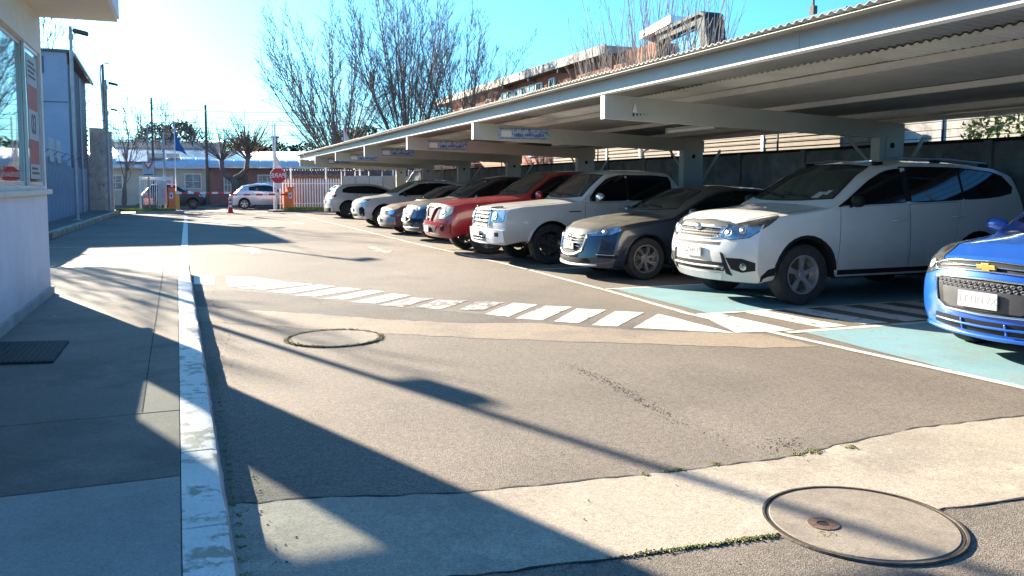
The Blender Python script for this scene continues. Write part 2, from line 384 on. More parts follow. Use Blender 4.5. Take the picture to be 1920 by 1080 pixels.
# ------------------------------------------------------------------ ground, paving, markings
def sheet(name, pts, z, m, kind='structure', label=None, thick=0.0, parent=None):
    mb = MB(); n = len(pts)
    mb.add([(x, y, z) for x, y in pts], [tuple(range(n))])
    me = mb.mesh(name, m, recalc=False)
    if me.polygons[0].normal.z < 0: me.flip_normals()
    o = link(name, me, parent)
    if not parent: tag(o, label, kind=kind)
    return o
def ragged(pts, amp=.02, step=.12, rnd=R, closed=True):
    out = []
    n = len(pts)
    for i in range(n if closed else n - 1):
        a = Vector(pts[i]); b = Vector(pts[(i + 1) % n]); L = (b - a).length; k = max(1, int(L / step))
        d = (b - a).normalized(); nn = Vector((-d.y, d.x))
        for j in range(k):
            out.append(tuple(a + (b - a) * j / k + nn * (rnd.uniform(-amp, amp) if j else 0)))
    if not closed: out.append(tuple(pts[-1]))
    return out
def ribbon(pts, w, z, rnd=R, jitter=.5):
    mb = MB(); vs = []
    for i, p in enumerate(pts):
        a = Vector(pts[max(i-1, 0)]); b = Vector(pts[min(i+1, len(pts)-1)]); d = (b - a).normalized(); nn = Vector((-d.y, d.x))
        ww = w * rnd.uniform(1 - jitter, 1 + jitter) / 2
        vs += [(p[0] + nn.x*ww, p[1] + nn.y*ww, z), (p[0] - nn.x*ww, p[1] - nn.y*ww, z)]
    mb.add(vs, [(2*i, 2*i+1, 2*i+3, 2*i+2) for i in range(len(pts)-1)])
    return mb

sheet('ground', [(-900, -300), (900, -300), (900, 1500), (-900, 1500)], -.06, M['ground'])
sheet('car_park_asphalt', [(-3.3, -6), (11.2, -6), (11.2, 46.2), (-3.3, 46.2)], 0, M['asphalt'])
sheet('street', [(-60, 46.2), (70, 46.2), (70, 58.2), (-60, 58.2)], -.012, M['street'])
struct('far_pavement', MB().box(-60, 70, 58.2, 60.0, -.2, .10), M['farwalk'])
# sandy repaired band that crosses the aisle
band = ragged([(-.02, 10.7), (1.2, 9.62), (1.94, 8.85), (2.77, 8.25), (3.4, 8.03), (4.17, 7.24), (5.2, 6.62), (5.3, 5.9), (4.77, 6.02), (4.05, 6.5), (2.87, 7.2), (1.77, 7.98), (1.0, 8.65), (.38, 9.23), (.1, 9.45)], .03)
sheet('sandy_repair_band', band, .0024, M['sand_band'])
old = ragged([(-.02, 12.2), (.6, 12.1), (1.3, 11.1), (2.4, 9.6), (3.4, 8.45), (5.0, 7.2), (5.2, 6.63), (4.17, 7.26), (3.4, 8.05), (2.77, 8.27), (1.94, 8.87), (1.2, 9.64), (-.02, 10.72)], .02)
sheet('older_asphalt_patch', old, .0012, M['asphalt_old'])
# concrete strip with broken edges
strip_far = [(.12, 3.92), (.6, 3.84), (1.19, 3.66), (1.82, 3.61), (2.31, 3.55), (2.9, 3.52), (3.42, 3.60), (4.1, 3.68), (4.95, 3.62), (6.5, 3.66), (11.2, 3.6)]
strip_near = [(11.2, 2.5), (5.0, 2.62), (3.6, 2.65), (2.94, 2.70), (2.26, 2.74), (1.41, 2.80), (.6, 2.9), (.12, 2.93)]
sf, sn = ragged(strip_far, .014, .07, closed=False), ragged(strip_near, .014, .07, closed=False)
sheet('concrete_strip', sf + sn, .003, M['strip'])
tag(ribbon(sf, .011, .005, jitter=.8).obj('crack', M['crack'], recalc=False), 'dark crack along the far edge of the concrete strip', kind='structure')
tag(ribbon(sn, .011, .005, jitter=.8).obj('crack', M['crack'], recalc=False), 'dark crack along the near edge of the concrete strip', kind='structure')

def speckle(name, spots, m, label, size=(.004, .012), z=.004):
    """many small lumps: list of (x, y, spread, count)"""
    mb = MB()
    for (x, y, sp, cnt) in spots:
        for _ in range(cnt):
            s = R.uniform(*size); px, py = x + R.gauss(0, sp), y + R.gauss(0, sp)
            a = R.uniform(0, pi); c, d = cos(a)*s, sin(a)*s; h = s * R.uniform(.4, .9)
            mb.add([(px+c, py+d, z), (px-d, py+c, z), (px-c, py-d, z), (px+d, py-c, z), (px, py, z+h)], [(0,1,4),(1,2,4),(2,3,4),(3,0,4)])
    return tag(mb.obj(name, m, recalc=False), label, kind='stuff')
sp = []
for i in range(26):
    t = i / 25; sp.append((1.5 + .75*t*1.0, 2.79 - .06*t, .010, int(4 + 14*t)))
for t in (.2, .4, .5, .55, .9): sp.append((2.0 + t*.6, 3.565, .012, 30))
for t in (.1, .3, .35, .8): sp.append((3.0 + t*.5, 3.54, .02, 40))
for i in range(40): sp.append((.17 + .002*R.random(), 2.7 + i*.12, .012, 9))
for i in range(14): sp.append((2.43 + .04*R.random(), 2.62 + i*.005, .018, 9))
speckle('moss', sp, M['moss'], 'yellow green moss growing in the joints of the concrete strip', (.003, .008), .006)
gr = []
for i in range(30):
    t = i / 29; gr.append((2.84 + .04*sin(t*6), 6.2 - 2.5*t, .035, int(26 * sin(pi*min(1, t*1.25)) + 3)))
gr += [(3.15, 3.72, .05, 60), (3.0, 3.70, .05, 30)]
speckle('loose_gravel', gr, M['gravel'], 'dark loose gravel scattered down a worn line in the asphalt', (.002, .007), .001)

bits = [(R.uniform(.4, 10), R.uniform(2.2, 24), .3, 3) for _ in range(150)] + [(.25 + R.random()*.12, 2.6 + i*.2, .04, 5) for i in range(56)]
speckle('grit', bits, M['gravel'], 'scattered grit and small stones on the asphalt', (.003, .008), .0058)
def wander(x, y, a, n, st, w=.35):
    P = [(x, y)]
    for _ in range(n): a += R.gauss(0, w); x += cos(a)*st; y += sin(a)*st; P.append((x, y))
    return P
for (x, y, a, n) in ((.5, 11.9, -.5, 46), (3.2, 16.0, 1.2, 40), (.6, 18.5, .3, 46)):
    tag(ribbon(wander(x, y, a, n, .055, .16), .0045, .0048, jitter=.9).obj('crack', M['crack'], recalc=False), 'hairline crack wandering through the asphalt', kind='structure')
# kerb between pavement and aisle: painted stones with a worn sloping face
kerb = empty('kerb', (0, 0, 0), 'white painted kerb stones along the pavement edge', kind='structure')
def kx(y): return -.04 - (y - 2.85) * .0082
ky = -2.0; ki = 0
while ky < 14.3:
    kl = [1.12, .96, 1.05, 1.0][ki % 4]; y1 = min(ky + kl, 14.42)
    mb = MB(); prof = [(-.0, 0), (.195, 0), (.185, .02), (.172, .145), (.160, .172), (.140, .181), (.0, .181)]
    n = len(prof); segs = 7; ring = []
    for j in range(segs + 1):
        yy = ky + .006 + (y1 - ky - .012) * j / segs
        jj = [R.uniform(-.004, .004) if 1 <= q <= 5 else 0 for q in range(n)]
        ring.append([(kx(yy) + px + jj[q], yy, pz + (jj[q] * .5 if q in (3, 4, 5) else 0)) for q, (px, pz) in enumerate(prof)])
    for rr in ring: mb.v += rr
    for j in range(segs):
        for q in range(n):
            mb.f.append((j*n+q, j*n+(q+1) % n, (j+1)*n+(q+1) % n, (j+1)*n+q)); mb.mi.append(0)
    mb.f.append(tuple(range(n-1, -1, -1))); mb.mi.append(0); mb.f.append(tuple(segs*n + q for q in range(n))); mb.mi.append(0)
    st = mb.obj('kerb_stone', [M['kerb_top'], M['conc']], kerb, smooth=True)
    for p in st.data.polygons:
        if p.normal.x > .75: p.material_index = 1
    ky = y1; ki += 1
# pavement slabs beside the guard house
pav = empty('pavement', (0, 0, 0), 'grey concrete pavement in front of the guard house', kind='structure')
def slab(y0, y1, m, x0=-1.52, z=.18, dz=0):
    mb = MB(); mb.prism([(x0, y0+.004), (kx(y0) - .003, y0+.003), (kx(y1) - .003, y1-.003), (x0, y1-.004)], 0, z + dz)
    bevel(mb.obj('pavement_slab', m, pav), .004, 2)
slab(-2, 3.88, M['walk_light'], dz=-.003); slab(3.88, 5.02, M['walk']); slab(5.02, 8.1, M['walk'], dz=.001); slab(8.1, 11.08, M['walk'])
slab(11.08, 12.45, M['walk'], -3.6, dz=-.002); slab(12.45, 14.42, M['walk'], -3.6)
sheet('pavement_edge_line', [(-.262, 5.05), (-.255, 5.05), (-.335, 13.9), (-.342, 13.9)], .1845, M['crack'])

# markings
def marks(name, polys, m, z=.004, label=None):
    mb = MB()
    for p in polys:
        q = ragged(p, .006, .15); n = len(q); mb.add([(x, y, z) for x, y in q], [tuple(range(n))])
    me = mb.mesh(name, m, recalc=False)
    bm = bmesh.new(); bm.from_mesh(me)
    for f in bm.faces:
        if f.normal.z < 0: f.normal_flip()
    bm.to_mesh(me); bm.free()
    return tag(link(name, me), label, kind='structure')
marks('centre_line', [[(-.13, 14.5), (.02, 14.5), (.09, 41.6), (-.05, 41.6)]], M['line_paint'], .004)
marks('kerb_end_block', [[(.10, 14.15), (.40, 14.0), (.37, 12.8), (.09, 13.0)]], M['white_paint'])
Z = [[(.57, 13.94), (.97, 13.67), (1.39, 12.77), (.55, 12.41)], [(1.42, 12.7), (1.72, 12.34), (.97, 11.97), (.66, 12.28)],
     [(1.77, 12.26), (1.98, 11.98), (1.26, 11.4), (1.0, 11.7)], [(2.02, 11.83), (2.26, 11.52), (1.55, 10.98), (1.31, 11.19)],
     [(2.33, 11.36), (2.51, 11.16), (1.86, 10.52), (1.61, 10.72)], [(2.54, 10.9), (2.74, 10.63), (2.14, 10.05), (1.89, 10.29)]]
Z2 = [[(3.74, 9.48), (3.96, 9.23), (3.29, 8.49), (3.12, 8.78)], [(4.01, 9.11), (4.27, 8.91), (3.55, 8.15), (3.32, 8.36)],
      [(4.26, 8.77), (4.54, 8.55), (3.82, 7.83), (3.63, 8.03)], [(4.59, 8.43), (4.85, 8.22), (4.11, 7.5), (3.9, 7.67)],
      [(4.95, 8.08), (5.0, 6.73), (4.22, 7.37)]]
marks('zebra_stripes', Z + Z2, M['white_paint'])
marks('worn_zebra_stripes', [[(2.7, 10.42), (2.95, 10.25), (2.38, 9.65), (2.15, 9.89)], [(2.95, 10.1), (3.3, 9.9), (2.75, 9.3), (2.5, 9.55)],
                             [(3.38, 9.78), (3.65, 9.56), (3.17, 9.01), (2.95, 9.21)]], M['white_worn'])
marks('blue_bay', [[(5.5, 7.93), (10.8, 7.80), (10.8, 10.2), (5.55, 10.22)], [(5.66, 6.52), (10.8, 6.42), (10.8, .5), (5.4, .5)]], M['blue_paint'])
lines = [[(5.22, 7.9), (5.31, 7.9), (5.62, 4.1), (5.53, 4.1)], [(5.53, 4.1), (5.62, 4.1), (5.8, .5), (5.7, .5)],
         [(5.22, 7.9), (5.31, 7.9), (5.43, 10.26), (5.35, 10.26)], [(5.35, 10.26), (5.43, 10.26), (5.50, 14.0), (5.42, 14.0)],
         [(5.42, 14.0), (5.50, 14.0), (5.30, 20.5), (5.22, 20.5)], [(5.22, 20.5), (5.30, 20.5), (5.12, 41.8), (5.03, 41.8)]]
for y in (10.26, 13.11, 15.6, 17.95, 20.56, 23.15, 25.8, 28.4, 31.0, 33.6, 36.2, 38.8, 41.7):
    lines.append([(5.4, y-.045), (10.8, y-.045), (10.8, y+.045), (5.4, y+.045)])
lines += [[(5.33, 7.82), (10.8, 7.72), (10.8, 7.80), (5.33, 7.91)], [(5.5, 6.52), (10.8, 6.42), (10.8, 6.52), (5.5, 6.62)]]
marks('bay_lines', lines, M['line_paint'], .0056)
hat = []
for i in range(9):
    x0 = 5.36 + i*.56
    hat.append([(x0, 7.80), (x0+.30, 7.80), (x0+.42, 6.66), (x0+.09, 6.66)] if i else [(5.33, 7.80), (5.6, 7.80), (5.66, 6.66), (5.45, 6.66), (5.02, 6.75)])
marks('hatched_walkway', hat, M['white_paint'], .004)
arrow = [(0, 1.15), (-.26, .35), (-.10, .35), (-.10, -.9), (.10, -.9), (.10, .35), (.26, .35)]
def arrows(cx, cy, s, k=1): return [(cx + s*x, cy + s*y*k) for x, y in arrow]
marks('painted_arrow', [arrows(1.38, 19.2, 1.0)], M['white_worn'])
marks('painted_arrow', [arrows(4.02, 18.5, 1.0, -1)], M['faint_paint'])
marks('painted_arrow', [arrows(1.34, 33.0, 1.1)], M['white_worn'])
marks('painted_arrow', [arrows(3.95, 32.5, 1.1, -1)], M['white_worn'])
ls = []
for i in range(13):
    x0 = -2.6 + i * .19
    ls.append([(x0, 15.1), (x0+.09, 15.1), (x0 + .45, 17.0), (x0+.36, 17.0)])
ls = [[(max(-3.0, min(-.16, x)), y) for x, y in p] for p in ls]
marks('left_hatching', ls[:12], M['white_worn'])
marks('left_bay_lines', [[(-3.3, 14.95), (-.16, 14.78), (-.16, 14.84), (-3.3, 15.01)], [(-3.3, 21.9), (-.1, 21.0), (-.1, 21.06), (-3.3, 21.98)], [(-3.3, 27.0), (-.1, 26.2), (-.1, 26.26), (-3.3, 27.08)]], M['faint_paint'])

# covers
def cover(name, cx, cy, r, label, handle=None, mossy=False):
    t = empty(name, (cx, cy, 0), label, 'manhole cover')
    rim = MB().lathe([(r-.014, .004), (r-.013, .010), (r-.002, .0105), (r+.001, .003)], 72).obj('rim', M['iron'], t, smooth=True)
    MB().lathe([(0.0001, .009), (r-.034, .009), (r-.03, .006)], 64).obj('lid', M['cover'], t)
    MB().lathe([(r-.030, .0062), (r-.018, .0062)], 64).obj('joint', M['crack'], t, recalc=False)
    if handle:
        hx, hy = handle
        MB().lathe([(.026, .0095), (.027, .012), (.066, .0125), (.068, .009)], 32, c=(hx, hy, 0)).obj('lifting_ring', M['rust'], t)
        MB().lathe([(.0001, .0101), (.026, .0101)], 24, c=(hx, hy, 0)).obj('lifting_hole', M['dark'], t)
    return t
cover('manhole_cover', 2.69, 2.71, .415, 'large round concrete cover with iron rim and small lifting hole in the foreground', (-.18, .03))
cover('manhole_cover', 1.29, 7.90, .45, 'smaller looking mossy round cover farther off below the zebra stripes')
speckle('moss', [(1.29 + .44*cos(a*.13), 7.90 + .44*sin(a*.13), .018, 16 if 6 < a < 34 or a > 40 else 5) for a in range(49)],
        M['moss'], 'moss and grit round the farther manhole cover', (.004, .011), .012)

def ring_xz(mb, x0, x1, y0, y1, z0, z1, t):
    mb.box(x0, x1, y0, y1, z0, z0+t); mb.box(x0, x1, y0, y1, z1-t, z1); mb.box(x0, x0+t, y0, y1, z0+t, z1-t); mb.box(x1-t, x1, y0, y1, z0+t, z1-t)
# ------------------------------------------------------------------ guard house
WX, WY = -1.50, 11.06
gh = empty('guard_house', (WX, WY, 0), 'white and cream guard house with overhanging roof on the left', 'building')
def g(mb, name, m, **k):
    o = mb.obj(name, m, gh, **k); o.matrix_parent_inverse = Matrix.Translation((-WX, -WY, 0)); return o
w0, w1, zs, zt = 8.05, 10.86, 1.40, 2.98          # side window in Y, sill and head
mb = MB()
mb.box(WX-.15, WX, 2.6, WY, .12, zs-.001); g(mb, 'wall', M['house_white'])
mb = MB(); mb.box(WX-.15, WX, 2.6, 6.6, zs+.001, 3.38); mb.box(WX-.15, WX, 7.7, w0, zs+.001, zt); mb.box(WX-.15, WX, w1, WY, zs+.001, zt)
mb.box(WX-.15, WX, 6.6, WY, zt+.001, 3.38); mb.box(WX-.15, WX, 6.6, 7.698, 1.401, 2.2)
g(mb, 'wall', M['house_cream'])
# far wall with a window the low sun shines through
mb = MB(); fx0, fx1, fz0, fz1 = -2.56, -2.12, 1.9, 3.05
mb.box(-5.4, WX-.151, WY-.15, WY, .12, fz0); mb.box(-5.4, fx0, WY-.15, WY, fz0+.001, 3.38); mb.box(fx1, WX-.151, WY-.15, WY, fz0+.001, 3.38)
mb.box(fx0, fx1, WY-.15, WY, fz1, 3.38); g(mb, 'wall', M['house_cream'])
mb = MB(); mb.box(-5.4, -5.25, 2.6, WY-.151, .12, 3.38); mb.box(-5.25, WX-.151, 2.6, 2.75, .12, 3.38); g(mb, 'wall', M['house_cream'])
g(MB().box(-5.25, WX-.151, 2.751, WY-.151, .12, .2), 'floor', M['conc'])
g(MB().box(WX, WX+.035, 2.6, WY+.03, .18, .27), 'plinth', M['conc'])
g(bevel(MB().box(WX-.02, WX+.05, w0-.06, w1+.06, zs-.045, zs).obj('x', M['house_cream'])) if 0 else MB().box(WX-.02, WX+.055, w0-.06, WY+.02, zs-.05, zs), 'sill', M['house_cream'])
g(MB().box(-5.7, WX+.81, 2.0, WY+.004, 3.381, 3.42), 'soffit', M['house_cream'])
g(MB().box(-5.8, WX+.83, 1.9, WY+.03, 3.421, 3.86), 'roof', M['house_white'])
fr = MB()
def ring(mb, x0, x1, y0, y1, z0, z1, t):
    mb.box(x0, x1, y0, y1, z0, z0+t); mb.box(x0, x1, y0, y1, z1-t, z1); mb.box(x0, x1, y0, y0+t, z0+t, z1-t); mb.box(x0, x1, y1-t, y1, z0+t, z1-t)
ring(fr, WX-.10, WX+.018, w0, w1, zs, zt, .05)
win = g(fr, 'window', M['house_cream'])
def sub(mb, name, m, par=win, **k):
    o = mb.obj(name, m, par, **k); return o
f2 = MB(); ring(f2, WX-.055, WX-.03, w0+.05, 9.93, zs+.05, zt-.05, .045); sub(f2, 'frame', M['alu'])
f3 = MB(); ring(f3, WX-.025, WX+.002, 9.90, w1-.05, zs+.05, zt-.05, .04); sub(f3, 'frame', M['alu'])
M['window_glass'] = glass_mat('window glass', (.86, .90, .90), .05)
M['window_far_glass'] = glass_mat('clear window glass', (.96, .97, .97), .0)
sub(MB().box(WX-.045, WX-.040, w0+.095, 9.885, zs+.095, zt-.095), 'pane', M['window_glass'])
sub(MB().box(WX-.014, WX-.009, 9.94, w1-.09, zs+.09, zt-.09), 'pane', M['window_glass'])
f4 = MB(); ring_xz(f4, fx0, fx1, WY-.11, WY-.05, fz0, fz1, .035); wf = g(f4, 'window', M['alu'])
sub(MB().box(fx0+.035, fx1-.035, WY-.083, WY-.078, fz0+.035, fz1-.035), 'pane', M['window_far_glass'], wf)
# door beside the mat
dr = g(MB().box(WX-.09, WX-.04, 6.62, 7.66, .19, 1.395), 'door', M['alu'])
# poster on the inner face of the far sash
po = g(MB().box(WX-.008, WX-.005, 10.06, 10.70, zs+.12, zt-.14), 'poster', M['poster'])
def pbox(y0, y1, z0, z1, m, name='poster_block'): sub(MB().box(WX-.0048, WX-.0042, y0, y1, z0, z1), name, m, po)
pbox(10.08, 10.66, 2.26, 2.52, M['poster_red']); pbox(10.08, 10.66, 1.68, 1.94, M['poster_red'])
for k in range(4): pbox(10.12, 10.60 - .07*(k % 2), 2.60 + k*.05, 2.625 + k*.05, M['ink'])
for k in range(2): pbox(10.14, 10.62 - .1*k, 1.57 + k*.05, 1.595 + k*.05, M['ink'])
text_obj('03', .30, M['ink'], po, Vector((WX-.004, 10.37, 2.10)), ROT_FACE_POSX)

dm = empty('door_mat', (-1.2, 7.2, .185), 'black ribbed rubber door mat on the pavement by the guard house', 'door mat')
MB().prism([(-.36, .50), (.29, .34), (.29, -.52), (-.36, -.36)], 0, .014).obj('mat_base', M['mat_rubber'], dm)
mb = MB()
for i in range(16):
    x = -.34 + i*.04; mb.box(x, x+.018, -.33 - (x+.36)*.245, .46 - (x+.36)*.245, .014, .018)
mb.obj('rib', M['mat_rubber'], dm)

# ------------------------------------------------------------------ far-left pavement, kerb, fence, building
struct('side_pavement', MB().box(-9, -3.36, 19, 46.2, -.1, .165), M['farwalk'])
sk = empty('side_kerb', (0, 0, 0), 'faded yellow kerb stones of the far left pavement', kind='structure')
me = None
for i in range(30):
    y = 19 + i*.91
    if me is None:
        mb = MB(); mb.prism_axis([(-.17, 0), (.0, 0), (-.008, .15), (-.035, .18), (-.17, .18)], .012, .898, 1); me = mb.mesh('kerb_stone', M['kerb_yellow'])
    xx = -3.32 + (y - 27) * .016
    link('kerb_stone', me, sk, (xx, y, R.uniform(-.006, .006)))
# fence: blue-grey panels
fe = empty('panel_fence', (-4.45, 20, .165), 'tall blue grey panel fence with dark brackets on the left', 'fence')
pm = MB()
pm.box(0, .035, .01, .99, 0, 2.05)
for k in range(3): pm.box(.035, .05, .12 + k*.33, .18 + k*.33, 0, 2.05)
pme = pm.mesh('panel', M['fence_blue'])
for i in range(25):
    o = link('panel', pme, fe, (0, i*1.02, 0)); o.scale.z = 1 + .02*R.uniform(-1, 1) + (.12 if i < 18 else 0)
post = MB().box(-.06, -.005, -.03, .03, 0, 2.5).mesh('fence_post', M['pole_steel'])
for i in range(0, 26, 3): link('fence_post', post, fe, (0, i*1.02, 0))
mb = MB()
for i in range(6):
    y = 12 + i*2.3
    mb.tube([(-.02, y, 2.28), (.22, y, 2.5)], .012, 4)
mb.tube([(.2, 8, 2.5), (.2, 25, 2.46)], .008, 4)
mb.obj('overhang_bracket', M['wire'], fe)
for k in range(2):
    mb = MB(); mb.box(.06, .09, 13.2 + k*1.9, 14.1 + k*1.9, 2.1, 2.95); mb.obj('notice_panel', M['steel_cream'], fe)

gb = empty('grey_building', (-4.47, 39.8, 0), 'tall blue grey building behind the left fence', 'building')
MB().box(-7, 0, 0, .2, 0, 7.0).obj('wall', M['bld_grey'], gb)
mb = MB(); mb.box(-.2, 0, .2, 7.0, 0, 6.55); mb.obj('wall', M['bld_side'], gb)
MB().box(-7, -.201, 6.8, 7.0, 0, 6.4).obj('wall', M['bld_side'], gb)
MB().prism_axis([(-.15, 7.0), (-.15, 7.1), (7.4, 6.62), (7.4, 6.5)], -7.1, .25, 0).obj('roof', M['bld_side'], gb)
mb = MB(); mb.box(.25, .36, -.15, 7.4, 6.42, 6.54); mb.v = [(x, y, z + (.42 if y < 1 else 0)) for x, y, z in mb.v]; mb.obj('gutter', M['pole_steel'], gb)
MB().tube([(.1, .5, 6.4), (.1, .5, 0)], .06, 8).obj('downpipe', M['pole_steel'], gb)
MB().tube([(.1, 3.4, 6.3), (.1, 3.4, 0)], .05, 8).obj('downpipe', M['pole_steel'], gb)
MB().box(-1.15, -.85, -.03, 0, 6.1, 6.8).obj('vent', M['bld_side'], gb)
MB().box(-7, .0, -.025, -.002, 4.9, 4.94).obj('joint_trim', M['bld_side'], gb)

pw = empty('masonry_pillar_wall', (-4.4, 47.0, 0), 'weathered plastered end wall beside the entrance gate', 'wall')
MB().box(0, .62, 0, .35, 0, 4.3).obj('pier', M['pillar'], pw)
bw = MB()
for r in range(11):
    for c_ in range(2):
        x = -.05 - c_*.3 - (.15 if r % 2 else 0)
        bw = MB().box(-.32 + c_*.0 if 0 else x-.28, x, .02, .3, 2.9 + r*.12, 3.01 + r*.12); bw.obj('block', M['pillar'], pw)
MB().box(-.9, -.001, .0, .32, 0, 2.89).obj('pier', M['pillar'], pw)
MB().box(.62, 1.02, .05, .30, 0, 4.15).obj('pier', M['conc'], pw)
for z in (2.2, 1.4): MB().box(-.9, .0, -.03, -.002, z, z+.05).obj('ledge', M['conc'], pw)

def lamp_post(name, x, y, z0, h, label, heads, r=.05):
    t = empty(name, (x, y, z0), label, 'lamp post', 'floodlight posts on the left pavement')
    MB().tube([(0, 0, 0), (0, 0, h)], [r, r*.85], 12).obj('pole', M['pole_steel'], t, smooth=True)
    MB().box(-.14, .14, -.14, .14, 0, .02).obj('base_plate', M['pole_steel'], t)
    for hz, s in heads:
        hd = MB(); m4 = Matrix.Translation((.33, -.05, hz)) @ Matrix.Rotation(radians(12), 4, 'Y')
        hd.box(-.19*s, .19*s, -.15*s, .15*s, -.05*s, .05*s, m4); o = hd.obj('floodlight', M['iron'], t); bevel(o, .02)
        MB().tube([(0, 0, hz-.12), (.18, -.02, hz-.04)], .018, 6).obj('bracket', M['pole_steel'], t)
        MB().box(-.07, .09, -.06, .06, hz-.27, hz-.1).obj('junction_box', M['pole_steel'], t)
    return t
lamp_post('lamp_post', -3.66, 34.0, .165, 6.95, 'tall galvanised floodlight post before the grey building', [(6.75, 1.3)], .065)
lamp_post('lamp_post', -3.45, 45.5, .165, 6.4, 'floodlight post with two heads beside the plastered pillar', [(6.2, 1.1), (4.95, .8)], .065)
# pole that stands behind the guard house and throws the long shadow
t = lamp_post('lamp_post', -2.72, 17.05, 0, 7.6, 'steel post standing right behind the guard house', [(7.3, 1.3)], .055)
mb = MB(); mb.box(.02, .26, -.14, .10, 4.3, 4.6); mb.obj('camera_box', M['alu'], t)
# ------------------------------------------------------------------ carport
CX0, CXC = 5.20, 10.15
BY = [-14.5, -7.2, .2, 9.95, 15.33, 20.45, 25.75, 31.05, 36.2, 41.2]
def zroof(x): return 2.82 - (x - CX0) * .055
cp = empty('carport', (CX0, 9.95, 0), 'long cream steel carport with corrugated roof over the parked cars', 'carport')
def c(mb, name, m, **k):
    o = mb.obj(name, m, cp, **k); o.matrix_parent_inverse = Matrix.Translation((-CX0, -9.95, 0)); return o
# roof sheets
def sheet_mesh(w, x0, x1, pitch=.105, amp=.012):
    mb = MB(); n = int(round(w / pitch)) * 6; rows = [x0, (x0+x1)/2, x1]
    for x in rows:
        for i in range(n + 1):
            y = w * i / n; mb.v.append((x - CX0, y, zroof(x) + .05 + amp*sin(2*pi*y/pitch)))
    k = n + 1
    for r_ in range(len(rows)-1):
        for i in range(n): mb.f.append((r_*k+i, r_*k+i+1, (r_+1)*k+i+1, (r_+1)*k+i)); mb.mi.append(0)
    me = mb.mesh('roof_sheet', M['roof_sheet'], smooth='all', recalc=False); return me
s_out, s_in = sheet_mesh(2.73, CX0 - .155, 6.75), sheet_mesh(2.73, 6.45, 11.15)
for i in range(23):
    y = -4.2 - 16.38 + i*2.73
    for me_, dz in ((s_out, .008 if i % 2 else 0), (s_in, -.012 - (.008 if i % 2 else 0))):
        o = link('roof_sheet', me_, cp, (0, y - 9.95, dz))
        md = o.modifiers.new('thick', 'SOLIDIFY'); md.thickness = .004
# fascia channel in lengths, with a proud bottom lip
for i in range(12):
    y0 = -4.2 - 15.51 + i*5.17; y1 = min(y0 + 5.165, 41.3)
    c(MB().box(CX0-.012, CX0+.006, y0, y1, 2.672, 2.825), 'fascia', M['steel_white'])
    c(MB().box(CX0-.020, CX0+.10, y0, y1, 2.656, 2.670), 'fascia_lip', M['white'])
    c(MB().box(CX0-.168, CX0-.013, y0, y1, 2.838, 2.842), 'shade_strip', M['roof_sheet'])  # added strip, shades the fascia down to a straight edge at the lip
for x in (6.95, 8.55, 10.0, 10.9):
    zz = zroof(x) + .02
    mb = MB(); mb.box(x-.02, x+.02, -20.5, 41.3, zz-.075, zz-.070); mb.box(x-.02, x-.016, -20.5, 41.3, zz-.069, zz); c(mb, 'purlin', M['purlin'])
for y in BY:
    b0 = len(cp.children)
    za = 2.655
    mb = MB()
    # tapered box beam from the column to the tip
    def bz(x): return za - (x-CX0)*.048
    pts = [(CX0+.012, bz(CX0)), (CX0+.012, bz(CX0)-.32), (CXC+.3, bz(CXC+.3)-.25), (CXC+.3, bz(CXC+.3))]
    mb.prism_axis(pts, y-.045, y+.045, 1); c(mb, 'beam', M['steel_cream'])
    c(MB().box(CX0-.002, CX0+.010, y-.055, y+.055, bz(CX0)-.325, bz(CX0)+.01), 'beam_end_plate', M['white'])
    c(MB().box(CXC-.24, CXC+.24, y-.09, y+.09, .012, bz(CXC)-.24), 'column', M['steel_cream'])
    c(MB().box(CXC-.34, CXC+.34, y-.20, y+.20, .013, .035), 'base_plate', M['pole_steel'])
    mb = MB(); mb.box(CXC-.12, CXC+.12, y-.10, y-.092, 1.88, 2.18); c(mb, 'plate', M['steel_cream'])
    mb = MB(); mb.lathe([(.0001, -.108), (.045, -.106), (.045, -.101)], 16, 'y', (CXC, y, 2.06)); c(mb, 'plate_hole', M['black'])
    mb = MB(); mb.tube([(CXC+.22, y+.0, 1.45), (10.9, y, 2.2)], .03, 6); mb.tube([(CXC, y+.1, 1.6), (CXC, y+1.0, 2.36)], .025, 6); c(mb, 'brace', M['steel_cream'])
def banner(y):
    t = empty('banner', (5.72, y-.062, 2.45), None, 'banner', 'lettered banners on the carport beams')
    MB().box(0, 1.06, -.006, .012, -.10, .11).obj('panel', M['banner'], t)
    mb = MB()
    for k in range(28):
        mb.box(.01 + k*.0375, .028 + k*.0375, -.009, -.006, .088, .106)
    mb.obj('border', M['ink'], t); mb = MB()
    for k in range(28): mb.box(.01 + k*.0375, .028 + k*.0375, -.009, -.006, -.098, -.080)
    mb.obj('border', M['ink'], t)
    mb = MB()
    for k in range(18):
        if k % 6 != 5: mb.box(.32 + k*.038, .346 + k*.038, -.0095, -.0065, -.045, -.005 + .012*((k*7) % 3))
    mb.obj('lettering', M['lettering_blue'], t)
    MB().box(.05, .26, -.0095, -.0065, -.06, .06).obj('emblem', M['poster_red'] if 0 else M['white'], t)
    return t
bl = ['nearest blue lettered banner on the second carport beam', 'lettered banner on the beam above the dark blue crossover', 'third lettered banner back on the carport beams',
      'fourth lettered banner back under the carport roof', 'farthest small banner under the carport roof end']
for y, l in zip(BY[4:9], bl): banner(y)['label'] = l
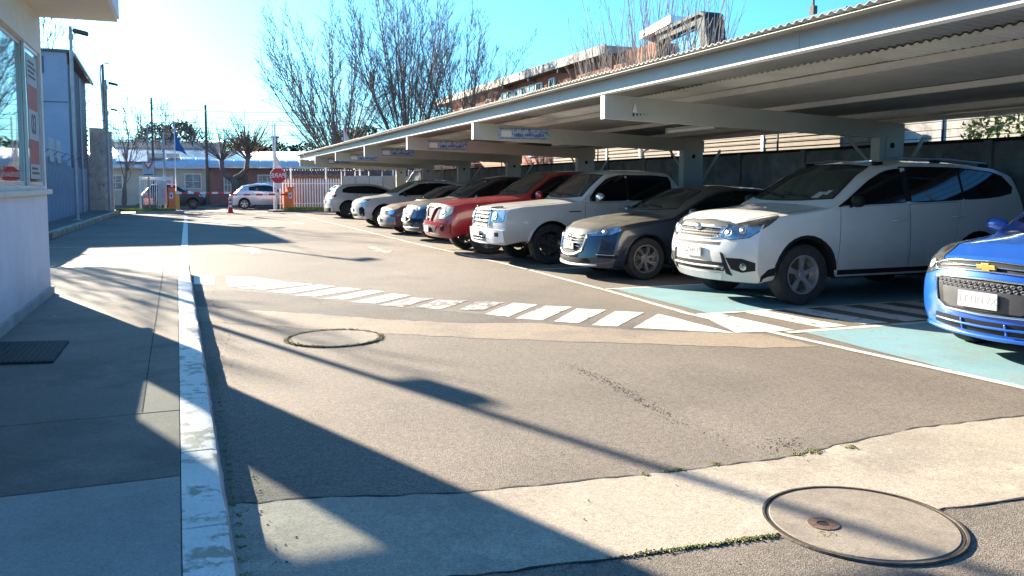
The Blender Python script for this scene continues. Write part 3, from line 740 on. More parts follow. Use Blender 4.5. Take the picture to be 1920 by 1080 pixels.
# the torn-off banner rest on the nearest beam
t = empty('banner_remnant', (5.62, 9.90, 2.45), 'torn white rest of a banner on the nearest carport beam', 'banner')
MB().prism_axis([(0, -.02), (.07, -.03), (.055, .05), (.035, .11)], -.009, -.001, 1).obj('scrap', M['white'], t)
mb = MB()
for k, w_ in enumerate((.035, .035, .03, .02, .02)): mb.prism_axis([(k*.055, -.04), (k*.055+w_, -.04), (k*.055+w_*.5, -.085 + .01*k)], -.009, -.001, 1)
mb.obj('scrap', M['ink'], t)
# tube lights
for i, (y, l) in enumerate([(5.6, 'tube light fitting under the near carport roof at right'), (13.0, 'tube light fitting behind the nearest beam'), (18.3, 'tube light fitting behind the second beam'), (23.5, 'tube light fitting above the dark blue crossover')]):
    t = empty('tube_light', (8.6, y, zroof(8.6)-.11), l, 'tube light', 'tube lights under the carport')
    mb = MB().tube([(0, -.75, -.06), (0, .75, -.06)], .038, 10); mb.obj('tube', M['tube'], t, smooth=True)
    MB().box(-.05, .05, -.75, .75, -.03, .0).obj('housing', M['steel_cream'], t)
    MB().box(-.048, .048, -.79, -.752, -.11, -.0).obj('end_cap', M['alu'], t); MB().box(-.048, .048, .752, .79, -.11, -.0).obj('end_cap', M['alu'], t)
    mb = MB().tube([(0, -.5, 0), (0, -.5, .115)], .008, 4); mb.tube([(0, .5, 0), (0, .5, .115)], .008, 4); mb.obj('hanger', M['pole_steel'], t)

# precast wall behind the cars
pw2 = empty('precast_wall', (11.2, 0, 0), 'grey precast concrete panel wall behind the carport', 'wall')
pp = MB()
pmesh = []
for k in range(4):
    mb = MB(); mb.box(-.03, .03, .07, 1.93, k*.525, (k+1)*.525); pmesh.append(mb.mesh('wall_panel', M['wall_conc']))
pst = MB().box(-.07, .07, -.065, .065, 0, 2.12).mesh('wall_post', M['wall_conc'])
for i in range(34):
    y = -23 + i*2.0
    link('wall_post', pst, pw2, (0, y, 0))
    if i < 33:
        for k in range(4): o = link('wall_panel', pmesh[k], pw2, (R.uniform(-.008, .008), y, 0))
MB().box(-.05, .05, -23, 43, 2.096, 2.15).obj('coping', M['dark'], pw2)
ra = empty('mesh_fence', (11.35, 0, 2.13), 'thin wire fence on top of the precast wall', 'fence')
mb = MB()
for k in range(4): mb.tube([(0, -3, .08 + k*.13), (0, 43, .08 + k*.13)], .006, 4)
mb.obj('wire', M['wire'], ra); 
fp = MB().tube([(0, 0, -.03), (0, 0, .62)], .02, 6).mesh('fence_post', M['wire'])
for i in range(12): link('fence_post', fp, ra, (0, -2 + i*4.0, 0))
t = empty('downpipe', (11.0, 7.9, 0), 'pale drain pipe on the wall behind the white crossover', 'pipe')
MB().tube([(0, 0, 0), (0, 0, 2.1)], .05, 10).obj('pipe', M['white'], t, smooth=True)

# ------------------------------------------------------------------ cars
def tab(t, x):
    if x <= t[0][0]: return t[0][1]
    for (a, b), (c_, d) in zip(t, t[1:]):
        if x <= c_: return b + (d - b) * (x - a) / (c_ - a)
    return t[-1][1]
def sstep(a, b, x):
    t = max(0, min(1, (x - a) / (b - a))); return t*t*(3 - 2*t)
class Car:
    def __init__(s, **k):
        s.__dict__.update(dict(sweep=.28, tsweep=.16, tumble=.17, sill=.24, pf=.05, pt=.05, kws=.10, hoodcrown=.07, roofcrown=.06, arch_r=.37,
                               nose=[(0, .06), (.45, 0), (.8, .05)], tailx=[(.2, .05), (.6, 0), (1.2, .02)], bumpz=.22, wr=.33, ww=.22, archlip=None), **k)
    def zb(s, x):
        z = s.sill
        if x < .5: z = s.bumpz + (s.sill - s.bumpz) * x / .5
        for xw in s.axles:
            d = abs(x - xw)
            if d < s.arch_r - 1e-4: z = max(z, s.wr + sqrt(s.arch_r**2 - d*d))
            elif d < s.arch_r + .005: z = max(z, s.wr)
        return z
    def cr(s, x):
        t = sstep(s.cowl - .1, s.roof0, x) * (1 - sstep(s.roof1, s.L - .05, x))
        return s.hoodcrown + (s.roofcrown - s.hoodcrown) * t
    def hw(s, x, z):
        W = s.W / 2
        p = 1 - s.pf * max(0, 1 - x/1.3)**2 - s.pt * max(0, 1 - (s.L - x)/1.2)**2
        b = tab(s.belt, x)
        if z <= b:
            t = (z - s.sill) / (b - s.sill); v = .95 + .05 * sin(pi * min(1, max(0, t) * .93 + .0)) if t > .5 else .955 + .045 * sin(pi * max(0, t) * .93)
            if t > .5: v = .965 + .035 * sin(pi * t * .93) if t < 1 else .97
        else:
            v = .970 - s.tumble * ((z - b) / (s.roofz - b)) ** 1.15
        return W * p * v
    def point(s, x, v, z, roofedge=False):
        L = s.L; av = abs(v)
        y = v * s.hw(x, z)
        d = .6
        dx = 0
        if x < d: k = (1 - x/d)**1.5; dx += tab(s.nose, z) * k + s.sweep * av**2.6 * k
        if L - x < d: k = (1 - (L-x)/d)**1.5; dx -= tab(s.tailx, z) * k + s.tsweep * av**2.6 * k
        g_ = sstep(s.cowl - .45, s.cowl, x) * (1 - sstep(s.roof0, s.roof0 + .5, x))
        hz = sstep(tab(s.belt, x) - .12, tab(s.belt, x) + .08, z + .03)
        dx += s.kws * (av**2 - .3) * g_ * hz
        return (x + dx, y, z)
    def body(s):
        xs = set([0, s.L]) | set(a for a, _ in s.prof) | set(a for a, _ in s.belt)
        xs |= {.03, .08, s.L-.03, s.L-.08}
        for xw in s.axles:
            for k in range(13):
                a = pi * k / 12; xs.add(round(xw - s.arch_r * cos(a) * .9995, 4))
            xs |= {xw - s.arch_r - .02, xw + s.arch_r + .02}
        x = 0
        while x < s.L: xs.add(round(x, 3)); x += .11
        xs = sorted(v for v in xs if 0 <= v <= s.L); out = [xs[0]]
        for x in xs[1:]:
            if x - out[-1] > .018: out.append(x)
        out[-1] = s.L; xs = out; nx = len(xs)
        vv = [-1, -.93, -.8, -.55, -.28, 0, .28, .55, .8, .93, 1]; nv = len(vv)
        lo = [i/8 for i in range(9)]; up = [.08, .3, .55, .8, 1.0]
        nk = len(lo) + len(up)
        V = []; idx = {}
        def zrow(x, v, k):
            zt = tab(s.prof, x) - s.cr(x) * abs(v)**3.2
            zb = s.zb(x); be = min(tab(s.belt, x), tab(s.prof, x) - s.cr(x) - .012)
            be = max(be, zb + .03)
            if k < len(lo): return zb + (be - zb) * lo[k]
            return be + (max(zt, be + .004) - be) * up[k - len(lo)]
        def get(i, j, k):
            key = (i, j, k)
            if key not in idx:
                idx[key] = len(V); V.append(s.point(xs[i], vv[j], zrow(xs[i], vv[j], k)))
            return idx[key]
        F = []; MI = []
        def q(a, b, c_, d, m=0): F.append((a, b, c_, d)); MI.append(m)
        for i in range(nx-1):
            for k in range(nk-1):
                q(get(i,0,k), get(i+1,0,k), get(i+1,0,k+1), get(i,0,k+1))
                q(get(i,nv-1,k), get(i,nv-1,k+1), get(i+1,nv-1,k+1), get(i+1,nv-1,k))
            for j in range(nv-1):
                q(get(i,j,nk-1), get(i+1,j,nk-1), get(i+1,j+1,nk-1), get(i,j+1,nk-1))
                q(get(i,j,0), get(i,j+1,0), get(i+1,j+1,0), get(i+1,j,0), 1)
        for k in range(nk-1):
            for j in range(nv-1):
                q(get(0,j,k), get(0,j,k+1), get(0,j+1,k+1), get(0,j+1,k))
                q(get(nx-1,j,k), get(nx-1,j+1,k), get(nx-1,j+1,k+1), get(nx-1,j,k+1))
        me = bpy.data.meshes.new('body'); me.from_pydata(V, [], F)
        me.materials.append(s.paint); me.materials.append(M['dark'])
        me.polygons.foreach_set('material_index', MI)
        bm = bmesh.new(); bm.from_mesh(me); bmesh.ops.recalc_face_normals(bm, faces=bm.faces)
        bm.to_mesh(me); bm.free()
        me.polygons.foreach_set('use_smooth', [True]*len(me.polygons))
        o = link('body', me, s.root)
        md = o.modifiers.new('s', 'SUBSURF'); md.levels = 1; md.render_levels = 1
        dg = bpy.context.evaluated_depsgraph_get()
        m2 = bpy.data.meshes.new_from_object(o.evaluated_get(dg)); m2.name = 'body'
        o.modifiers.clear(); o.data = m2
        s.bvh = BVHTree.FromPolygons([v.co.copy() for v in m2.vertices], [tuple(p.vertices) for p in m2.polygons])
        s.body_o = o
    def ray(s, mode, a, b):
        if mode == 'L': o, d = Vector((a, -3, b)), Vector((0, 1, 0))       # side towards -Y
        elif mode == 'R': o, d = Vector((a, 3, b)), Vector((0, -1, 0))
        elif mode == 'F': o, d = Vector((-2, a, b)), Vector((1, 0, 0))
        elif mode == 'B': o, d = Vector((s.L + 2, a, b)), Vector((-1, 0, 0))
        elif mode == 'T': o, d = Vector((a, b, 4)), Vector((0, 0, -1))
        elif mode == 'P' or mode == 'Q':  # polar about a point behind the nose (P) or before the tail (Q); a = degrees off centre
            r = radians(a); cx = 1.0 if mode == 'P' else s.L - 1.0; sg = -1 if mode == 'P' else 1
            dd = Vector((sg * cos(r), sin(r), 0)); o = Vector((cx, 0, b)) + dd * 4; d = -dd
        h, n, _, _ = s.bvh.ray_cast(o, d)
        if h is None:
            h, n, _, _ = s.bvh.find_nearest(o + d * (2.2 if mode in 'LR' else 2.5))
        if n.dot(d) > 0: n = -n
        return h, n
    def patch(s, name, m, mode, A, B, off=.004, k=5, nv=4, thick=.01, parent=None, curve=0, smooth=True):
        """a thin shell that follows the body between two outlines A and B given in a view"""
        def clampz(p):
            x = p[0] - s.kws*.7 * sstep(s.cowl - .45, s.cowl, p[0]) * (1 - sstep(s.roof0, s.roof0 + .5, p[0]))
            return (p[0], min(p[1], tab(s.prof, x) - s.cr(x) - .045))
        def res(P):
            out = []
            for (p, q_) in zip(P, P[1:]):
                for j in range(k): t = j/k; out.append((p[0]+(q_[0]-p[0])*t, p[1]+(q_[1]-p[1])*t))
            out.append(P[-1]); return [clampz(p) for p in out] if name == 'side_window' else out
        s.clampz = clampz
        a, b = res(A), res(B); n = len(a); V = []; Nn = []
        for i in range(n):
            for j in range(nv + 1):
                t = j/nv; h, nr = s.ray(mode, a[i][0] + (b[i][0]-a[i][0])*t, a[i][1] + (b[i][1]-a[i][1])*t)
                V.append(h + nr*off); Nn.append(nr)
        w = nv + 1; F = [(i*w+j, (i+1)*w+j, (i+1)*w+j+1, i*w+j+1) for i in range(n-1) for j in range(nv)]
        rim = [j for j in range(w)] + [i*w+nv for i in range(1, n)] + [(n-1)*w+j for j in range(nv-1, -1, -1)] + [i*w for i in range(n-2, 0, -1)]
        base = len(V)
        for r_ in rim: V.append(V[r_] - Nn[r_] * (thick + off))
        m_ = len(rim)
        F += [(rim[q_], rim[(q_+1) % m_], base+(q_+1) % m_, base+q_) for q_ in range(m_)]
        me = bpy.data.meshes.new(name); me.from_pydata([tuple(v) for v in V], [], F)
        bm = bmesh.new(); bm.from_mesh(me); bmesh.ops.remove_doubles(bm, verts=bm.verts, dist=.0004)
        bmesh.ops.recalc_face_normals(bm, faces=bm.faces)
        # outward check
        fl = sum(f.normal.dot(Nn[0]) * f.calc_area() for f in bm.faces)
        if fl < 0: bmesh.ops.reverse_faces(bm, faces=bm.faces)
        bm.to_mesh(me); bm.free(); me.materials.append(m)
        if smooth:
            me.polygons.foreach_set('use_smooth', [True]*len(me.polygons)); me.set_sharp_from_angle(angle=radians(40))
        return link(name, me, parent or s.root)
    def line(s, name, m, mode, P, r=.006, off=.002, parent=None, n=5, closed=False, k=6):
        pts = []
        Q = P + [P[0]] if closed else P
        for (p, q_) in zip(Q, Q[1:]):
            for j in range(k): t = j/k; h, nr = s.ray(mode, p[0]+(q_[0]-p[0])*t, p[1]+(q_[1]-p[1])*t); pts.append(h + nr*off)
        h, nr = s.ray(mode, *Q[-1]); pts.append(h + nr*off)
        return MB().tube(pts, r, n).obj(name, m, parent or s.root, smooth='all')
    def both(s, fn):
        fn('L'); fn('R')
    # ---- wheels
    def wheels(s, style='five', rimmat=None, tyre=None):
        R_ = s.wr; w = s.ww; rr = R_ * s.__dict__.get('rimk', .66)
        rimmat = rimmat or M['silver']
        key = (style, round(R_, 3), rimmat.name, round(rr, 3), w)
        if key not in WHEELS:
            h = w/2
            ty = MB().lathe([(rr-.004, -h*.82), (rr+.012, -h*.93), ((R_+rr)/2, -h*1.0), (R_*.955, -h*.92), (R_*.988, -h*.74), (R_, -h*.5), (R_, h*.5), (R_*.988, h*.74), (R_*.955, h*.92), ((R_+rr)/2, h), (rr-.004, h*.82)], 48, 'y')
            # tread grooves as shallow rings
            tm = ty.mesh('tyre', M['tyre'], smooth=True)
            disc = MB().lathe([(.0001, -h*.15), (rr*.72, -h*.15), (rr*.72, -h*.02), (.0001, -h*.02)], 32, 'y'); dm_ = disc.mesh('wheel', M['iron'], smooth=True)
            rm = MB()
            rm.lathe([(rr+.004, -h*.86), (rr+.004, -h*.90), (rr-.010, -h*.90), (rr-.022, -h*.72), (rr-.03, -h*.1), (rr-.03, h*.8), (rr, h*.82)], 48, 'y')
            rm.lathe([(.0001, -h*.66), (.028, -h*.66), (.034, -h*.60), (.07, -h*.56), (.075, -h*.40)], 24, 'y')
            def spoke(a, w0_, w1_, r0=.03, r1=None, twist=0):
                r1 = r1 or rr - .016
                prof = [(r0, w0_, -h*.58), ((r0+r1)/2, (w0_+w1_)/2*.86, -h*.66), (r1, w1_, -h*.74)]
                vs = []
                for (r_, ww_, y_) in prof:
                    for sx, yy in ((-1, y_), (1, y_), (1, y_ + .035), (-1, y_ + .035)):
                        px, pz = r_, sx*ww_; aa = a + twist * (r_ - r0)
                        vs.append((px*cos(aa) - pz*sin(aa), yy + (.008 if 0 else 0), px*sin(aa) + pz*cos(aa)))
                fs = []
                for j in range(2):
                    for q_ in range(4): fs.append((j*4+q_, j*4+(q_+1) % 4, (j+1)*4+(q_+1) % 4, (j+1)*4+q_))
                fs += [(0, 3, 2, 1), (8, 9, 10, 11)]
                rm.add(vs, fs)
            if style == 'five':
                for k in range(5): spoke(pi/2 + 2*pi*k/5, .024, .042)
            elif style == 'six':
                for k in range(6): spoke(2*pi*k/6 + .2, .020, .036)
            elif style == 'double':
                for k in range(5):
                    for d in (-.14, .14): spoke(pi/2 + 2*pi*k/5 + d, .013, .013)
            elif style == 'multi':
                for k in range(7):
                    for d in (-.1, .1): spoke(2*pi*k/7 + d, .010, .010, twist=1.0)
            elif style == 'plain':
                rm.lathe([(.07, -h*.5), (rr*.5, -h*.62), (rr*.8, -h*.6), (rr-.02, -h*.5)], 32, 'y')
                for k in range(8): spoke(2*pi*k/8, .02, .025, r0=.06)
            for k in range(5):
                a = 2*pi*k/5 + .3; rm.lathe([(.0001, -h*.62), (.008, -h*.62), (.009, -h*.5)], 6, 'y', (.048*cos(a), 0, .048*sin(a)))
            WHEELS[key] = (dm_, tm, rm.mesh('rim', rimmat, smooth=True))
        dm_, tm, rm_ = WHEELS[key]
        for xw in s.axles:
            for sd_ in (-1, 1):
                y = sd_ * (s.W/2 * .955 - w/2 - .006)
                wh = link('wheel', dm_, s.root, (xw, y, R_)); wh.rotation_euler = (0, R.uniform(0, 6), 0) if sd_ < 0 else (0, 0, pi)
                link('tyre', tm, wh); link('rim', rm_, wh)
        # dark wheel housings
        for xw in s.axles:
            for sd_ in (-1, 1):
                y0, y1 = sd_ * (s.W/2*.955 - w - .10), sd_ * (s.W/2*.93)
                mb = MB(); pr = []
                n = 16
                for yy in (y0, y1):
                    for q_ in range(n+1):
                        a = pi * q_/n; pr.append((xw - (s.arch_r-.004)*cos(a), yy, R_ + (s.arch_r-.004)*sin(a)))
                mb.add(pr, [(q_, q_+1, n+1+q_+1, n+1+q_) for q_ in range(n)] + [tuple(range(n+1))])
                mb.obj('wheel_housing', M['dark'], s.root, recalc=False)
    def archlips(s, m, r=.014, off=.0):
        for xw in s.axles:
            for mode in 'LR':
                P = []
                for q_ in range(15):
                    a = radians(6) + (pi - radians(12)) * q_/14; P.append((xw - (s.arch_r + .012)*cos(a), s.wr + (s.arch_r + .012)*sin(a)))
                s.line('arch_trim', m, mode, P, r=r, off=off, n=6, k=2)
    def side_glass(s, polys, seal=True, m=None):
        """polys: list of (top list, bottom list) in (x, z)"""
        for mode in 'LR':
            for (A, B) in polys:
                w = s.patch('side_window', m or M['glass_tint'], mode, A, B, off=.003, k=4, nv=5)
                if (A, B) is polys[0] or True:
                    nx_ = [p for p in polys if p[0][0][0] > A[-1][0]]
                    if nx_: s.patch('pillar_trim', M['black'], mode, [(A[-1][0] - .01, min(A[-1][1], nx_[0][0][0][1]) - .01), (nx_[0][0][0][0] + .01, min(A[-1][1], nx_[0][0][0][1]) - .01)], [(B[-1][0] - .01, B[-1][1] + .01), (nx_[0][1][0][0] + .01, nx_[0][1][0][1] + .01)], off=.0025, k=2, nv=4)
                if seal: s.line('window_seal', M['black'], mode, [s.clampz(p) for p in s.fine(A) + s.fine(B)[::-1]], r=.008, off=.001, parent=w, closed=True, k=1)
    def fine(s, P, k=4):
        out = []
        for p, q in zip(P, P[1:]):
            for j in range(k): out.append((p[0]+(q[0]-p[0])*j/k, p[1]+(q[1]-p[1])*j/k))
        return out + [P[-1]]
    def doors(s, polys, handles):
        for mode in 'LR':
            for (A, B), (hx, hz) in zip(polys, handles):
                s.line('door_gap', M['dark'], mode, A + B[::-1], r=.0045, off=-.001, closed=True, k=6)
                d = s.patch('door', s.paint, mode, [(x*.999 + .001*A[0][0], z) for x, z in A], B, off=.003, k=4, nv=6)
                h, nr = s.ray(mode, hx, hz); sg = -1 if mode == 'L' else 1
                mb = MB(); mb.tube([h + Vector((-.11, sg*.008, 0)), h + Vector((-.08, sg*.036, .0)), h + Vector((.07, sg*.036, .008)), h + Vector((.10, sg*.006, .008))], [.010, .015, .015, .010], 8)
                mb.obj('handle', s.paint if s.__dict__.get('paint_handles', True) else M['black'], d, smooth='all')
    def mirrors(s, x, z, m=None, size=1.):
        for sg in (-1, 1):
            h, nr = s.ray('L' if sg < 0 else 'R', x, z)
            y = h.y
            mb = MB()
            n = 10
            for i, (dy, r1, r2) in enumerate([(.03, .02, .02), (.07, .055, .06), (.13, .075, .075), (.20, .07, .07), (.245, .045, .05)]):
                for q_ in range(n):
                    a = 2*pi*q_/n; mb.v.append((x - .02 + r1*.75*size*cos(a), y + sg*dy*size, z + .05 + r2*size*sin(a)))
            for i in range(4):
                for q_ in range(n): mb.f.append((i*n+q_, i*n+(q_+1) % n, (i+1)*n+(q_+1) % n, (i+1)*n+q_)); mb.mi.append(0)
            mb.f.append(tuple(range(4*n, 5*n))); mb.mi.append(0); mb.f.append(tuple(range(n-1, -1, -1))); mb.mi.append(0)
            mo = mb.obj('mirror', m or s.paint, s.root, smooth='all')
            mb = MB().tube([(x, y - sg*.02, z - .02), (x - .01, y + sg*.06*size, z + .01), (x-.015, y + sg*.09*size, z + .03)], .018, 6); mb.obj('mirror_arm', M['black'], mo)
    def windscreen(s, zb, zt, yb, yt, m=None, wipers=True):
        A = [(-yt, zt - .03), (-yt*.5, zt - .004), (0, zt), (yt*.5, zt - .004), (yt, zt - .03)]
        B = [(-yb, zb + .03), (-yb*.5, zb + .005), (0, zb), (yb*.5, zb + .005), (yb, zb + .03)]
        w = s.patch('windscreen', m or M['glass_green'], 'F', A, B, off=.003, k=4, nv=8)
        s.line('screen_seal', M['black'], 'F', A + B[::-1], r=.009, off=.001, parent=w, closed=True, k=3)
        if wipers:
            for a, b in (((-.55*yb, zb+.05), (.15*yb, zb+.09)), ((.0, zb+.045), (.72*yb, zb+.10))):
                s.line('wiper', M['black'], 'F', [a, b], r=.008, off=.018, parent=w)
        return w
    def hood(s, P, off=.004):
        """bonnet edges drawn as a gap line, in top view (x, y) on one side, mirrored"""
        Q = P + [(x, -y) for x, y in P[::-1]]
        s.line('bonnet_gap', M['dark'], 'T', Q, r=.0045, off=-.001, k=4)
    def plate(s, text, z, w=.36, h=.13, y=0, back=False, x=None, blur=False):
        hh, nr = s.ray('B' if back else 'F', y, z)
        sg = 1 if back else -1
        X = (x if x is not None else hh.x) + sg*.022
        p = MB().box(X-.006, X+.006, y-w/2, y+w/2, z-h/2, z+h/2).obj('number_plate', M['plate'], s.root)
        if text: text_obj(text, h*.62, M['ink'] if not blur else M['blur_ink'], p, Vector((X + sg*.0065, y, z)), ROT_FACE_POSX if back else ROT_FACE_NEGX, extrude=.0005)
        return p
WHEELS = {}
def start(spec, name, label, x, y, cat='car', yaw=0):
    s = Car(**spec); s.root = empty(name, (x, y, 0), label, cat, None, yaw); s.body(); return s
def paint(name, col, dirt=None, rough=.30, coat=.8, metal=.0, col2=None, n2=None, dust=((.34, .30, .24), .25)):
    return mat(name, col, rough, metal, var=.05, scale=1.3, coat=coat, dirt=dirt, col2=col2, n2=n2, bump=.0, dust=dust)
def lamp_cluster(s, name, m, A, B, mode='P', mirror=True, inner=None, off=.006, both=True):
    for sg in ((-1, 1) if both else (-1,)):
        w = s.patch(name, m, mode, [(a*-sg if mode in 'PQFB' else a, z) for a, z in A], [(a*-sg if mode in 'PQFB' else a, z) for a, z in B], off=off, k=4, nv=5)
        s.line('lamp_edge', M['black'], mode, [(a*-sg, z) for a, z in A + B[::-1]], r=.006, off=.001, parent=w, closed=True, k=3)
        if inner:
            for (a, z, r_) in inner:
                h, nr = s.ray(mode, a*-sg, z); h = h + nr*(off + .002)
                q = nr.to_track_quat('Y', 'Z').to_matrix().to_4x4(); mb = MB().lathe([(.0001, .010), (r_*.45, .008), (r_*.62, .002), (r_*.72, .001), (r_*.8, .006), (r_, .006), (r_*1.04, .0)], 24, 'y'); me_ = mb.mesh('projector', M['silver'], smooth='all')
                o = link('projector', me_, w); o.matrix_local = Matrix.Translation(h) @ q

# ---- white crossover (nearest the camera but one)
P_white = paint('white dusty paint', (.68, .68, .66), dirt=((.16, .13, .095), .05, .85, .72), rough=.30, coat=.7, dust=((.6, .57, .5), .10))  # road dirt, laid on heavier low down to darken the shaded side
SUV = dict(L=4.78, W=1.86, axles=(.95, 3.68), roofz=1.70, cowl=1.22, roof0=2.12, roof1=4.1, wr=.36, ww=.24, arch_r=.425, sill=.30, bumpz=.27, rimk=.62, sweep=.25, pf=.02, hoodcrown=.05,
           prof=[(0, .93), (.10, 1.0), (.5, 1.075), (1.0, 1.13), (1.22, 1.165), (1.5, 1.32), (1.85, 1.54), (2.12, 1.66), (2.6, 1.715), (3.4, 1.71), (4.1, 1.65), (4.45, 1.56), (4.62, 1.28), (4.73, 1.05), (4.78, .9)],
           belt=[(0, .86), (.4, .97), (1.2, 1.10), (2.2, 1.135), (3.6, 1.19), (4.5, 1.24), (4.78, 1.2)],
           nose=[(.27, .10), (.42, .02), (.62, 0), (.78, .03), (.95, .10)], tailx=[(.3, .02), (.6, 0), (1.0, .06), (1.5, .1)], tumble=.19, paint=P_white, kws=.10)
s = start(SUV, 'parked_car', 'white dusty crossover with roof rails parked in the blue bay next to the blue hatchback', 5.93, 8.87)
s.root.scale = (1.035, 1.0, 1.045)
s.hood([(.22, .62), (.55, .76), (1.18, .80)])
s.windscreen(1.20, 1.645, .76, .60)
s.side_glass([([(1.42, 1.19), (1.70, 1.38), (2.03, 1.585), (2.46, 1.625)], [(1.42, 1.155), (1.75, 1.16), (2.1, 1.17), (2.46, 1.18)]),
              ([(2.55, 1.628), (3.0, 1.63), (3.40, 1.62)], [(2.55, 1.182), (3.0, 1.195), (3.40, 1.21)]),
              ([(3.44, 1.618), (3.9, 1.585), (4.18, 1.50), (4.32, 1.36)], [(3.44, 1.212), (3.8, 1.225), (4.05, 1.245), (4.28, 1.285)])])
s.doors([([(1.45, 1.135), (1.9, 1.145), (2.49, 1.155)], [(1.40, .36), (1.9, .36), (2.49, .36)]),
         ([(2.52, 1.157), (2.95, 1.17), (3.36, 1.18)], [(2.52, .36), (2.95, .36), (3.20, .44)])], [(2.34, .97), (3.30, 1.00)])
s.wheels('five', mat('dusty alloy', (.34, .33, .32), .5, .6, var=.2, scale=12))
s.archlips(M['black'], .022, -.006)
for mode in 'LR':
    s.patch('sill_cladding', M['black'], mode, [(1.42, .40), (2.3, .40), (3.22, .40)], [(1.42, .30), (2.3, .30), (3.22, .30)], off=.012, k=4, nv=2)
    s.patch('bumper_cladding', M['black'], mode, [(.33, .36), (.42, .44), (.52, .46)], [(.33, .285), (.42, .285), (.52, .29)], off=.008, k=3, nv=2)
    s.line('roof_rail', M['silver'], 'T', [(2.2, (-.62 if mode == 'L' else .62)), (3.2, (-.64 if mode == 'L' else .64)), (4.1, (-.62 if mode == 'L' else .62))], r=.014, off=.045)
    for xx in (2.25, 3.2, 4.05): h, nr = s.ray('T', xx, -.62 if mode == 'L' else .62); MB().box(h.x-.07, h.x+.07, h.y-.02, h.y+.02, h.z-.01, h.z+.045).obj('rail_foot', M['black'], s.root)
s.mirrors(1.60, 1.15, M['black'], .92)
lamp_cluster(s, 'headlight', M['lens'], [(-24, .885), (-36, .945), (-50, 1.00), (-64, 1.045)], [(-24, .81), (-33, .765), (-46, .80), (-62, 1.005)], inner=[(-32, .845, .048), (-42, .875, .04)])
gr_ = s.patch('grille', M['black'], 'F', [(-.50, .955), (-.25, .985), (0, .99), (.25, .985), (.50, .955)], [(-.44, .80), (-.3, .77), (0, .76), (.3, .77), (.44, .80)], off=.003, k=4, nv=4)
s.line('grille_frame', M['chrome'], 'F', [(-.50, .955), (-.25, .985), (.25, .985), (.50, .955), (.44, .80), (.3, .77), (-.3, .77), (-.44, .80)], r=.010, off=.008, parent=gr_, closed=True, k=4)
s.line('grille_bar', M['chrome'], 'F', [(-.48, .895), (-.12, .90), (.12, .90), (.48, .895)], r=.015, off=.014, parent=gr_)
for i in range(16):
    for j in range(3):
        y = -.40 + i*.053; z = .80 + j*.033
        h, nr = s.ray('F', y, z); MB().tube([h + Vector((-.008, -.02, .0)), h + Vector((-.012, 0, .013)), h + Vector((-.008, .02, 0))], .0045, 4).obj('grille_mesh', M['silver'], gr_)
h, nr = s.ray('F', 0, .90)
bd = MB().lathe([(.0001, -.02), (.055, -.016), (.07, -.0)], 28, 'y').mesh('badge', M['chrome'], smooth='all')
o = link('badge', bd, gr_); o.matrix_local = Matrix.Translation(h + Vector((-.022, 0, 0))) @ Matrix.Rotation(radians(-90), 4, 'Z') @ Matrix.Diagonal((1.15, 1, .62, 1))
for (dy, dz, r_) in ((-.035, .01, .012), (0, .016, .008), (.02, .005, .008), (.04, .012, .008), (-.005, -.008, .008), (.03, -.012, .008)):
    MB().lathe([(.0001, 0), (r_, 0)], 6, 'z', ).obj('badge_star', M['lettering_blue'], gr_).matrix_local = Matrix.Translation(h + Vector((-.045, dy, dz))) @ Matrix.Rotation(radians(90), 4, 'Y')
s.plate('GZ·HH·37', .615, .36, .13)
s.patch('upper_intake', M['black'], 'F', [(-.46, .735), (0, .73), (.46, .735)], [(-.44, .70), (0, .695), (.44, .70)], off=.003, k=5, nv=2)
it = s.patch('lower_intake', M['black'], 'F', [(-.56, .50), (0, .50), (.56, .50)], [(-.50, .40), (0, .395), (.50, .40)], off=.003, k=6, nv=2)
s.line('intake_bar', M['steel_cream'], 'F', [(-.52, .45), (0, .445), (.52, .45)], r=.014, off=.012, parent=it)
for sg in (-1, 1):
    fo = s.patch('fog_lamp_recess', M['black'], 'P', [(sg*31, .56), (sg*42, .56), (sg*50, .52)], [(sg*35, .43), (sg*42, .40), (sg*50, .43)], off=.004, k=3, nv=3)
    s.patch('bumper_fin', M['black'], 'P', [(sg*27, .62), (sg*29, .60)], [(sg*31, .38), (sg*35, .36)], off=.014, k=3, nv=3)
    h, nr = s.ray('P', sg*43, .47); o = link('fog_lamp', MB().lathe([(.0001, .012), (.03, .012), (.042, .004)], 20, 'y').mesh('fog_lamp', M['lens'], smooth='all'), fo)
    o.matrix_local = Matrix.Translation(h + nr*.006) @ nr.to_track_quat('Y', 'Z').to_matrix().to_4x4()
s.patch('skid_plate', M['silver'], 'F', [(-.48, .375), (0, .37), (.48, .375)], [(-.40, .285), (0, .28), (.40, .285)], off=.006, k=4, nv=2)
for (yy, zz, w_, h_) in ((-.52, 1.27, .09, .07), (-.60, 1.30, .05, .05)):
    h, nr = s.ray('F', yy, zz); s.patch('sticker', M['plate'], 'F', [(yy-w_/2, zz+h_/2), (yy+w_/2, zz+h_/2)], [(yy-w_/2, zz-h_/2), (yy+w_/2, zz-h_/2)], off=.006, k=2, nv=2)
MB().tube([s.ray('T', 3.95, 0)[0], s.ray('T', 3.95, 0)[0] + Vector((.10, 0, .16))], .006, 5).obj('aerial', M['black'], s.root)

# ---- generic builder for the rest
def dress(s, g):
    s.hood(g['hood']); s.windscreen(*g['ws'], m=g.get('wsm'))
    s.side_glass(g['glass'], m=g.get('sgm'))
    s.doors(g['doors'], g['handles'])
    s.wheels(g.get('wheel', 'five'), g.get('rim'))
    if g.get('lip'): s.archlips(*g['lip'])
    s.mirrors(*g['mirror'])
def mirrored(P): return P + [(-a, z) for a, z in P[::-1]][(1 if abs(P[-1][0]) < 1e-6 else 0):]

